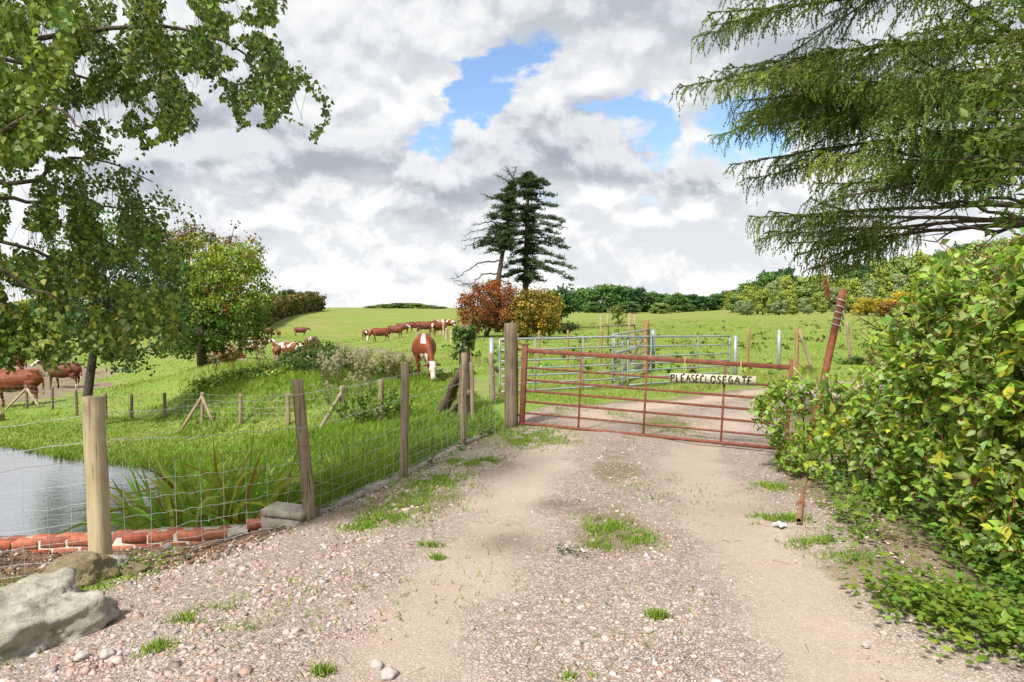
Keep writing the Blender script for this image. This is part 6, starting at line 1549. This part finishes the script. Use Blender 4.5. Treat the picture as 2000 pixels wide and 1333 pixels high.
# --- thistles gone to seed on the mound
def thistle_proto(seed, h):
    rg = np.random.default_rng(seed); sm, lf, fl = MB(), MB(), MB(); tips = []
    for k in range(6):
        e = np.array((rg.normal(0, .16), rg.normal(0, .16), h * rg.uniform(.62, 1.0))); m_ = np.array((e[0] * .3, e[1] * .3, h * .45)); sm.tube([(0, 0, -.05), m_, e], [.008, .006, .004], 4, (.17, .15, .07), cap=False); tips += [e, m_ + (e - m_) * .75 + rg.normal(0, .07, 3)]
    for e in tips:
        n = 26; dv = rdir(n); leaves(fl, e + dv * .012, dv, rdir(n), rng.uniform(.03, .062, n), .012, BLADE, vary((.56, .47, .42), n, .12, .04))
    n = 60; f = rg.uniform(.1, .8, n); P = np.column_stack([rg.normal(0, .07, n), rg.normal(0, .07, n), f * h]); D = unit(np.column_stack([rg.normal(0, 1, n), rg.normal(0, 1, n), rg.uniform(-.3, .6, n)])); leaves(lf, P, D, unit(rdir(n) * .5 + (0, 0, 1)), rng.uniform(.07, .15, n), .035, DIAM, vary([(.085, .12, .03), (.13, .14, .05)], n, .25))
    return sm.mesh('stalk', M['bark']), lf.mesh('leaves', M['leaf']), fl.mesh('seed_heads', M['fluff'])
TP = [thistle_proto(s, h_) for s, h_ in ((1, .85), (2, 1.0), (3, .72))]
spots = [(rng.uniform(625, 800), rng.uniform(18.2, 24)) for _ in range(44)] + [(640, 16.5), (675, 17), (660, 18), (540, 21), (505, 22), (455, 22.5), (420, 23), (705, 16), (722, 17)]
for i, (px, d) in enumerate(spots):
    g = ground(px, d); t = thing('thistle', 'brown thistle gone to white fluffy seed on the grassy mound', 'thistle', tuple(g), 'thistles gone to seed on the mound', rng.uniform(0, 6.28)); sc = rng.uniform(.7, 1.1)
    t.scale = (sc, sc, sc)
    for nm, me in zip(('stalk', 'leaves', 'seed_heads'), TP[i % 3]):
        o = put(me, nm, (0, 0, 0), t)
        if nm != 'stalk': o['kind'] = 'stuff'

# --- grass
nzv = lambda xy, s, sd=0: np.array([mnoise.noise(Vector((p[0] * s, p[1] * s, sd))) for p in xy])
def ok_ground(xy, m=.02):
    return (sdf_poly(xy, TRACK) > m) & (sdf_poly(xy, POND) > .05) & ~((xy[:, 0] < -1.9) & (xy[:, 1] < 6.3) & (xy[:, 1] > 4.7) & (xy[:, 0] > -7)) & ~((xy[:, 0] < -2.35) & (xy[:, 0] > -4) & (xy[:, 1] < 7.7) & (xy[:, 1] > 6))
def polar(n, t0, t1, r0, r1, p=1.0):
    th = np.radians(rng.uniform(t0, t1, n)); r = np.exp(rng.uniform(math.log(r0), math.log(r1), n)); return np.column_stack([np.sin(th) * r, np.cos(th) * r])
def mound(xy):
    u = proj(np.column_stack([xy, height(xy)])); return (u[:, 0] > 350) & (u[:, 0] < 830) & (xy[:, 1] > 16.5) & (xy[:, 1] < 26)
def blades(name, xy, L, W, col, lean=.35, tmpl=BLADE2, label=None):
    n = len(xy); z = height(xy); P = np.column_stack([xy, z - .01]); tf = nzv(xy, 1.6, 11)[:, None] * np.array((1.1, .5, 0)) + nzv(xy, 2.3, 12)[:, None] * np.array((.3, 1.0, 0)); D = unit(np.column_stack([rng.normal(.22, lean * .8, n), rng.normal(-.05, lean * .8, n), np.ones(n)]) + tf * min(1, lean * 2)); N = unit(np.column_stack([rng.normal(.6, .8, n), rng.normal(-.3, .8, n), rng.normal(0, .2, n)]))
    mb = MB(); leaves(mb, P, D, N, L, W, tmpl, col); o = mb.build(name, M['grass']); o['kind'] = 'stuff'; return o
LUSH = [(.135, .235, .026), (.175, .28, .034), (.105, .195, .024), (.225, .295, .045)]; FLD = [(.18, .275, .034), (.225, .31, .048), (.145, .235, .028), (.275, .305, .08)]; DRY = [(.33, .30, .105), (.29, .275, .085)]
xy = polar(175000, -46, 1, 6.3, 23); fl = np.interp(xy[:, 1], (4.8, 5.93, 7.4, 9, 10, 14, 24), (-3, -1.85, -1.25, -.7, -.1, -.6, -2.5)); xy = xy[(xy[:, 0] < fl - .02)]; xy = xy[ok_ground(xy)]
r = np.hypot(*xy.T); nz = nzv(xy, .9); n2_ = nzv(xy, .22, 5); shore = np.exp(-(sdf_poly(xy, POND) / 1.1) ** 2); tall = np.clip(1 - (r - 9) / 9, .0, 1) * (xy[:, 0] > -7) * .6
graze = sstep(r, 15, 21); Lb = (.10 + .10 * tall + .13 * shore + .07 * nz) * (1 - .45 * graze) * rng.uniform(.6, 1.25, len(xy)) + .10 * mound(xy)
c = vary(LUSH, len(xy), .2, .1) * (1 + .35 * nz[:, None] + .3 * nzv(xy, 2.6, 15)[:, None]).clip(.35, 1.7); yel = (n2_ + rng.normal(0, .2, len(xy))) > .22; c[yel] = vary(FLD, yel.sum(), .2, .1)
blades('bank_grass', xy, Lb.clip(.04, .5), .0045 + .00055 * r, c, .45)['label'] = 'long lush grass on the pond bank'
xy = polar(215000, -45, 40, 12.5, 150); xy = xy[rng.uniform(0, 1, len(xy)) < 1 - .75 * sstep(np.hypot(*xy.T), 45, 150)]; xy = xy[ok_ground(xy, .1)]; r = np.hypot(*xy.T); lft = (xy[:, 0] < -.5) & (r < 20); xy, r = xy[~lft], r[~lft]; nz = nzv(xy, .35, 2); n2_ = nzv(xy, .09, 6)
mudp = np.zeros(len(xy))
for px, d, rx, ry in MUDS: g = ground(px, d); mudp = np.maximum(mudp, np.exp(-(((xy[:, 0] - g[0]) / rx) ** 2 + ((xy[:, 1] - g[1]) / ry) ** 2)))
keep = (mudp < .42 + rng.normal(0, .06, len(xy))) & (nz > -.35 + rng.normal(0, .2, len(xy))); xy, r, nz, n2_ = xy[keep], r[keep], nz[keep], n2_[keep]
c = vary(FLD, len(xy), .22, .1); dr = (n2_ + nz * .5 + rng.normal(0, .2, len(xy))) > .38; c[dr] = vary(DRY, dr.sum(), .2, .08); rough_ = sstep(nz + n2_, .25, .6)
blades('field_grass', xy, (.05 + .05 * rng.uniform(0, 1, len(xy)) + .10 * rough_ * (r < 45) + .0002 * r + .2 * mound(xy) * rng.uniform(.3, 1, len(xy))), .004 + .00085 * r, c, .5, BLADE)['label'] = 'short grazed grass across the fields'
# docks and rough tussocks dotted over the right-hand field
mb = MB(); xy = polar(260, -6, 38, 19, 95); xy = xy[ok_ground(xy, .5)]; z = height(xy); C_ = np.column_stack([xy, z + .12]); puffs(mb, C_, 9, .22, .16, vary([(.13, .21, .03), (.16, .23, .045), (.17, .13, .05), (.12, .19, .03)], len(C_), .25), BLADE2, flat=.5)
o = mb.build('field_weeds', M['grass']); o['kind'] = 'stuff'; o['label'] = 'docks and rough tussocks scattered over the field'
# verge under the dogwood and by the boulders
xy = np.concatenate([np.column_stack([rng.uniform(2.0, 5.5, 17000), rng.uniform(2.2, 12, 17000)]), np.column_stack([rng.uniform(-4.6, -2.3, 5000), rng.uniform(2.6, 4.8, 5000)])]); sdv = sdf_poly(xy, TRACK); xy = xy[(sdv > -.02 + rng.normal(0, .12, len(xy))) & ((xy[:, 0] < 0) | (xy[:, 1] > 8.0) | (rng.uniform(0, 1, len(xy)) < .22))]; n = len(xy)
blades('verge_grass', xy, rng.uniform(.03, .13, n), .0065, vary(LUSH, n, .2, .1), .5)['label'] = 'green verge grass at the edges of the gravel'

# broad weeds at the foot of the dogwood and along the edging
def weed_patch(name, label, spots, per, rad_, size, pal, tmpl=OVAL, hmax=.16):
    mb = MB()
    for (px, py) in spots:
        g = gpix(px, py); n = per; P = g + np.column_stack([rng.normal(0, rad_, n), rng.normal(0, rad_, n), rng.uniform(.01, hmax, n)]); P[:, 2] = np.maximum(P[:, 2], height(P[:, :2]) + .012); D = unit(np.column_stack([rng.normal(0, 1, n), rng.normal(0, 1, n), rng.uniform(-.2, .5, n)])); s = size * rng.uniform(.5, 1.2, n)
        leaves(mb, P, D, unit(rdir(n) * .45 + (0, -.2, 1)), s, s * .62, tmpl, vary(pal, n, .2, .1))
    o = mb.build(name, M['leaf']); o['kind'] = 'stuff'; o['label'] = label
WG = [(.12, .215, .024), (.16, .25, .03), (.20, .27, .036)]
sp1 = [(x, np.interp(x, (1690, 1760, 1850, 1950, 2050), (1150, 1185, 1205, 1245, 1300)) + rng.normal(0, 26)) for x in rng.uniform(1690, 2060, 55)] + [(x, np.interp(x, (1580, 1700), (975, 1040)) + rng.normal(0, 14)) for x in rng.uniform(1620, 1700, 14)]
weed_patch('ground_weeds', 'broad-leaved green weeds along the foot of the dogwood', sp1, 26, .09, .052, WG)
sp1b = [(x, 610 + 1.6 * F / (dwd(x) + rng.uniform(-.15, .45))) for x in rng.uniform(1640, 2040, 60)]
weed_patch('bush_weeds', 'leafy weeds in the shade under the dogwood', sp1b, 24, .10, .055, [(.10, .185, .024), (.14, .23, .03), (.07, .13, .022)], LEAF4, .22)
sp2 = [(x, np.interp(x, (800, 850, 900, 960), (915, 890, 868, 845)) + rng.normal(-6, 5)) for x in rng.uniform(800, 965, 34)]
weed_patch('ground_ivy', 'dark ivy trailing over the edging below the boundary fence', sp2, 22, .12, .05, [(.035, .075, .016), (.055, .105, .02), (.085, .14, .03)], DIAM, .12)
weed_patch('soil_weeds', 'small green weeds beside the corner post', [(262, 1112), (285, 1108), (300, 1118), (325, 1105), (345, 1100), (268, 1100), (250, 1118)], 22, .045, .035, WG, OVAL, .10)
weed_patch('track_weeds', 'small dark weeds growing in the middle of the track', [(1110, 1080), (1120, 1085), (1100, 1078), (1140, 1090)], 16, .035, .025, [(.03, .075, .02), (.05, .10, .02)], OVAL, .05)
# short turf patches on the gravel
mb = MB()
PATCH = [(850, 945, 55, 16, 1500), (800, 985, 80, 26, 1500), (740, 1020, 60, 14, 700), (720, 1030, 50, 12, 300), (1190, 1035, 42, 16, 620), (1245, 1055, 32, 14, 380), (1170, 1070, 30, 8, 120), (950, 902, 36, 6, 500), (890, 906, 20, 6, 160), (920, 910, 30, 5, 200), (1040, 852, 75, 16, 2600), (1010, 866, 40, 8, 500), (1500, 952, 32, 8, 420), (1490, 1012, 26, 8, 260), (1545, 1015, 30, 8, 260), (1530, 915, 30, 6, 200), (1310, 835, 46, 13, 900), (1205, 808, 26, 8, 300), (1285, 1207, 18, 6, 120), (1590, 870, 60, 8, 700), (630, 1308, 20, 8, 90),
         (370, 1212, 26, 8, 90), (420, 1200, 30, 14, 90), (310, 1270, 25, 12, 110), (1125, 1325, 26, 8, 130), (845, 1065, 16, 4, 60), (820, 1068, 14, 4, 60), (855, 1088, 14, 4, 60), (460, 1245, 40, 20, 110), (1600, 1060, 60, 10, 260), (1660, 1090, 50, 14, 300), (1500, 780, 60, 9, 900), (1150, 790, 40, 8, 400), (1090, 800, 40, 8, 400), (880, 905, 14, 5, 90), (1060, 775, 60, 8, 700), (560, 1180, 200, 60, 200), (950, 1120, 300, 80, 220), (1280, 960, 90, 30, 260)]
for px, py, sx, sy, n in PATCH:
    g = gpix(px, py); a_ = gpix(px + sx, py); b_ = gpix(px, py - sy); rx = abs(a_[0] - g[0]); ry = abs(b_[1] - g[1]); n = int(n * 1.5); xy = g[:2] + rng.normal(0, .62, (n, 2)) * (rx, ry); hole = nzv(xy, 5.5, px) > -.12; xy = xy[hole]; n = len(xy)
    P = np.column_stack([xy, track_z(xy)]); D = unit(np.column_stack([rng.normal(0, .6, n), rng.normal(0, .6, n), np.ones(n)])); leaves(mb, P, D, rdir(n), rng.uniform(.02, .06, n), .0075, BLADE2, vary([(.17, .27, .028), (.22, .30, .04), (.13, .23, .026)], n, .2, .12))
o = mb.build('track_turf', M['grass']); o['kind'] = 'stuff'; o['label'] = 'thin patches of turf and moss on the gravel track'

# --- loose gravel
OCT = (np.array([(1, 0, 0), (-1, 0, 0), (0, 1, 0), (0, -1, 0), (0, 0, 1), (0, 0, -1)], float), np.array([(0, 2, 4), (2, 1, 4), (1, 3, 4), (3, 0, 4), (2, 0, 5), (1, 2, 5), (3, 1, 5), (0, 3, 5)]))
CUB = (np.array([(sx, sy, sz) for sx in (-.8, .8) for sy in (-.8, .8) for sz in (-.7, .7)], float), np.array([(0, 1, 3), (0, 3, 2), (4, 6, 7), (4, 7, 5), (0, 4, 5), (0, 5, 1), (2, 3, 7), (2, 7, 6), (0, 2, 6), (0, 6, 4), (1, 5, 7), (1, 7, 3)]))
def stones(mb, P, R, tm, col):
    n = len(P); T, f = tm; k = len(T); V = T[None] * rng.uniform(.55, 1.35, (n, k, 1)) * (R[:, None] * rng.uniform(.7, 1.3, (n, 3)))[:, None] * np.array((1, 1, .62)); a = rng.uniform(0, 2 * PI, n); b = rng.normal(0, .35, n); ca, sa, cb, sb = np.cos(a)[:, None], np.sin(a)[:, None], np.cos(b)[:, None], np.sin(b)[:, None]
    x, y, z = V[..., 0], V[..., 1], V[..., 2]; y, z = y * cb - z * sb, y * sb + z * cb; x, y = x * ca - y * sa, x * sa + y * ca; V = np.stack([x, y, z], -1) + P[:, None]; mb.add(V.reshape(-1, 3), (f[None] + (np.arange(n) * k)[:, None, None]).reshape(-1, 3), np.repeat(col, k, 0))
SC = [(.42, .345, .305), (.37, .29, .25), (.46, .40, .36), (.33, .25, .205), (.28, .265, .265), (.43, .37, .335), (.24, .185, .155), (.50, .455, .425), (.40, .285, .235)]
mb = MB(); xy = polar(104000, -46, 46, 2.5, 10.5); sdv = sdf_poly(xy, TRACK); xy = xy[sdv < .06 + rng.normal(0, .05, len(xy))]
rutv = np.maximum(np.exp(-(seg_dist(xy, RUTL) / .40) ** 2), np.exp(-(seg_dist(xy, RUTR) / .46) ** 2)); nz = nzv(xy, 1.3, 8)
keep = rng.uniform(0, 1, len(xy)) < (.84 - .68 * rutv + .80 * nz).clip(.12, 1); xy, rutv = xy[keep], rutv[keep]; r = np.hypot(*xy.T); n = len(xy)
R = (rng.lognormal(math.log(.0060), .46, n) * (1 - .48 * rutv) * (1 + .35 * (xy[:, 0] < -.5))).clip(.003, .030) * (1 + .03 * (r - 3)); P = np.column_stack([xy, track_z(xy) + R * .12]); half = rng.uniform(0, 1, n) < .8; col = vary(SC, n, .10, .05) * (1.03, .97, .95)
lf = xy[:, 0] < -.4; col[lf] *= (1.0, .96, .97)
stones(mb, P[half], R[half], OCT, col[half]); stones(mb, P[~half], R[~half], CUB, col[~half]); print('stones', n)
# clods and pebbles on the soil bed
xy = np.column_stack([rng.uniform(-6, -1.95, 2600), rng.uniform(4.75, 5.95, 2600)]); n = len(xy); R = rng.lognormal(math.log(.011), .5, n).clip(.004, .035); pal = vary([(.17, .105, .07), (.21, .14, .095), (.13, .08, .055), (.40, .34, .29)], n, .2); stones(mb, np.column_stack([xy, height(xy) + .02]), R, OCT, pal)
o = mb.build('loose_gravel', M['stone']); o['kind'] = 'stuff'; o['label'] = 'loose pinkish grey gravel on the track'
# the bigger stones that catch the eye
for i, (px, py, s_) in enumerate(((980, 1192, .024), (1015, 1210, .026), (1110, 1178, .024), (1265, 1237, .030), (760, 1312, .045), (735, 1295, .036), (1215, 1010, .026), (1040, 1000, .02), (500, 1160, .03), (1690, 1255, .024), (1390, 1240, .02), (560, 1240, .025), (210, 1285, .04), (160, 1290, .04), (455, 1110, .03), (1725, 1235, .022))):
    g = gpix(px, py); g[2] = float(track_z(g[None, :2])[0]); o = rock('loose_stone', (g[0], g[1], g[2] + s_ * .35), (s_, s_ * .8, s_ * .62), M['pebble'], 20 + i, sub=3, rz=rng.uniform(0, 6)); tag(o, 'pale fist-sized stone lying loose on the gravel track', 'stone', 'loose stones on the track')
# straw and sticks
mb = MB()
for k in range(70):
    g = gpix(rng.uniform(300, 1600), rng.uniform(930, 1330)); z = float(track_z(g[None, :2])[0]) + .008; a = rng.uniform(0, PI); L = rng.uniform(.02, .07); v = np.array((math.cos(a), math.sin(a), rng.normal(0, .08))) * L; p = np.array((g[0], g[1], z)); mb.tube([p - v, p + (0, 0, .004), p + v], .0016, 3, vary([(.42, .31, .15), (.16, .10, .06), (.30, .20, .11)], 1)[0])
o = mb.build('straw_litter', M['string']); o['kind'] = 'stuff'; o['label'] = 'bits of straw and twig on the gravel'
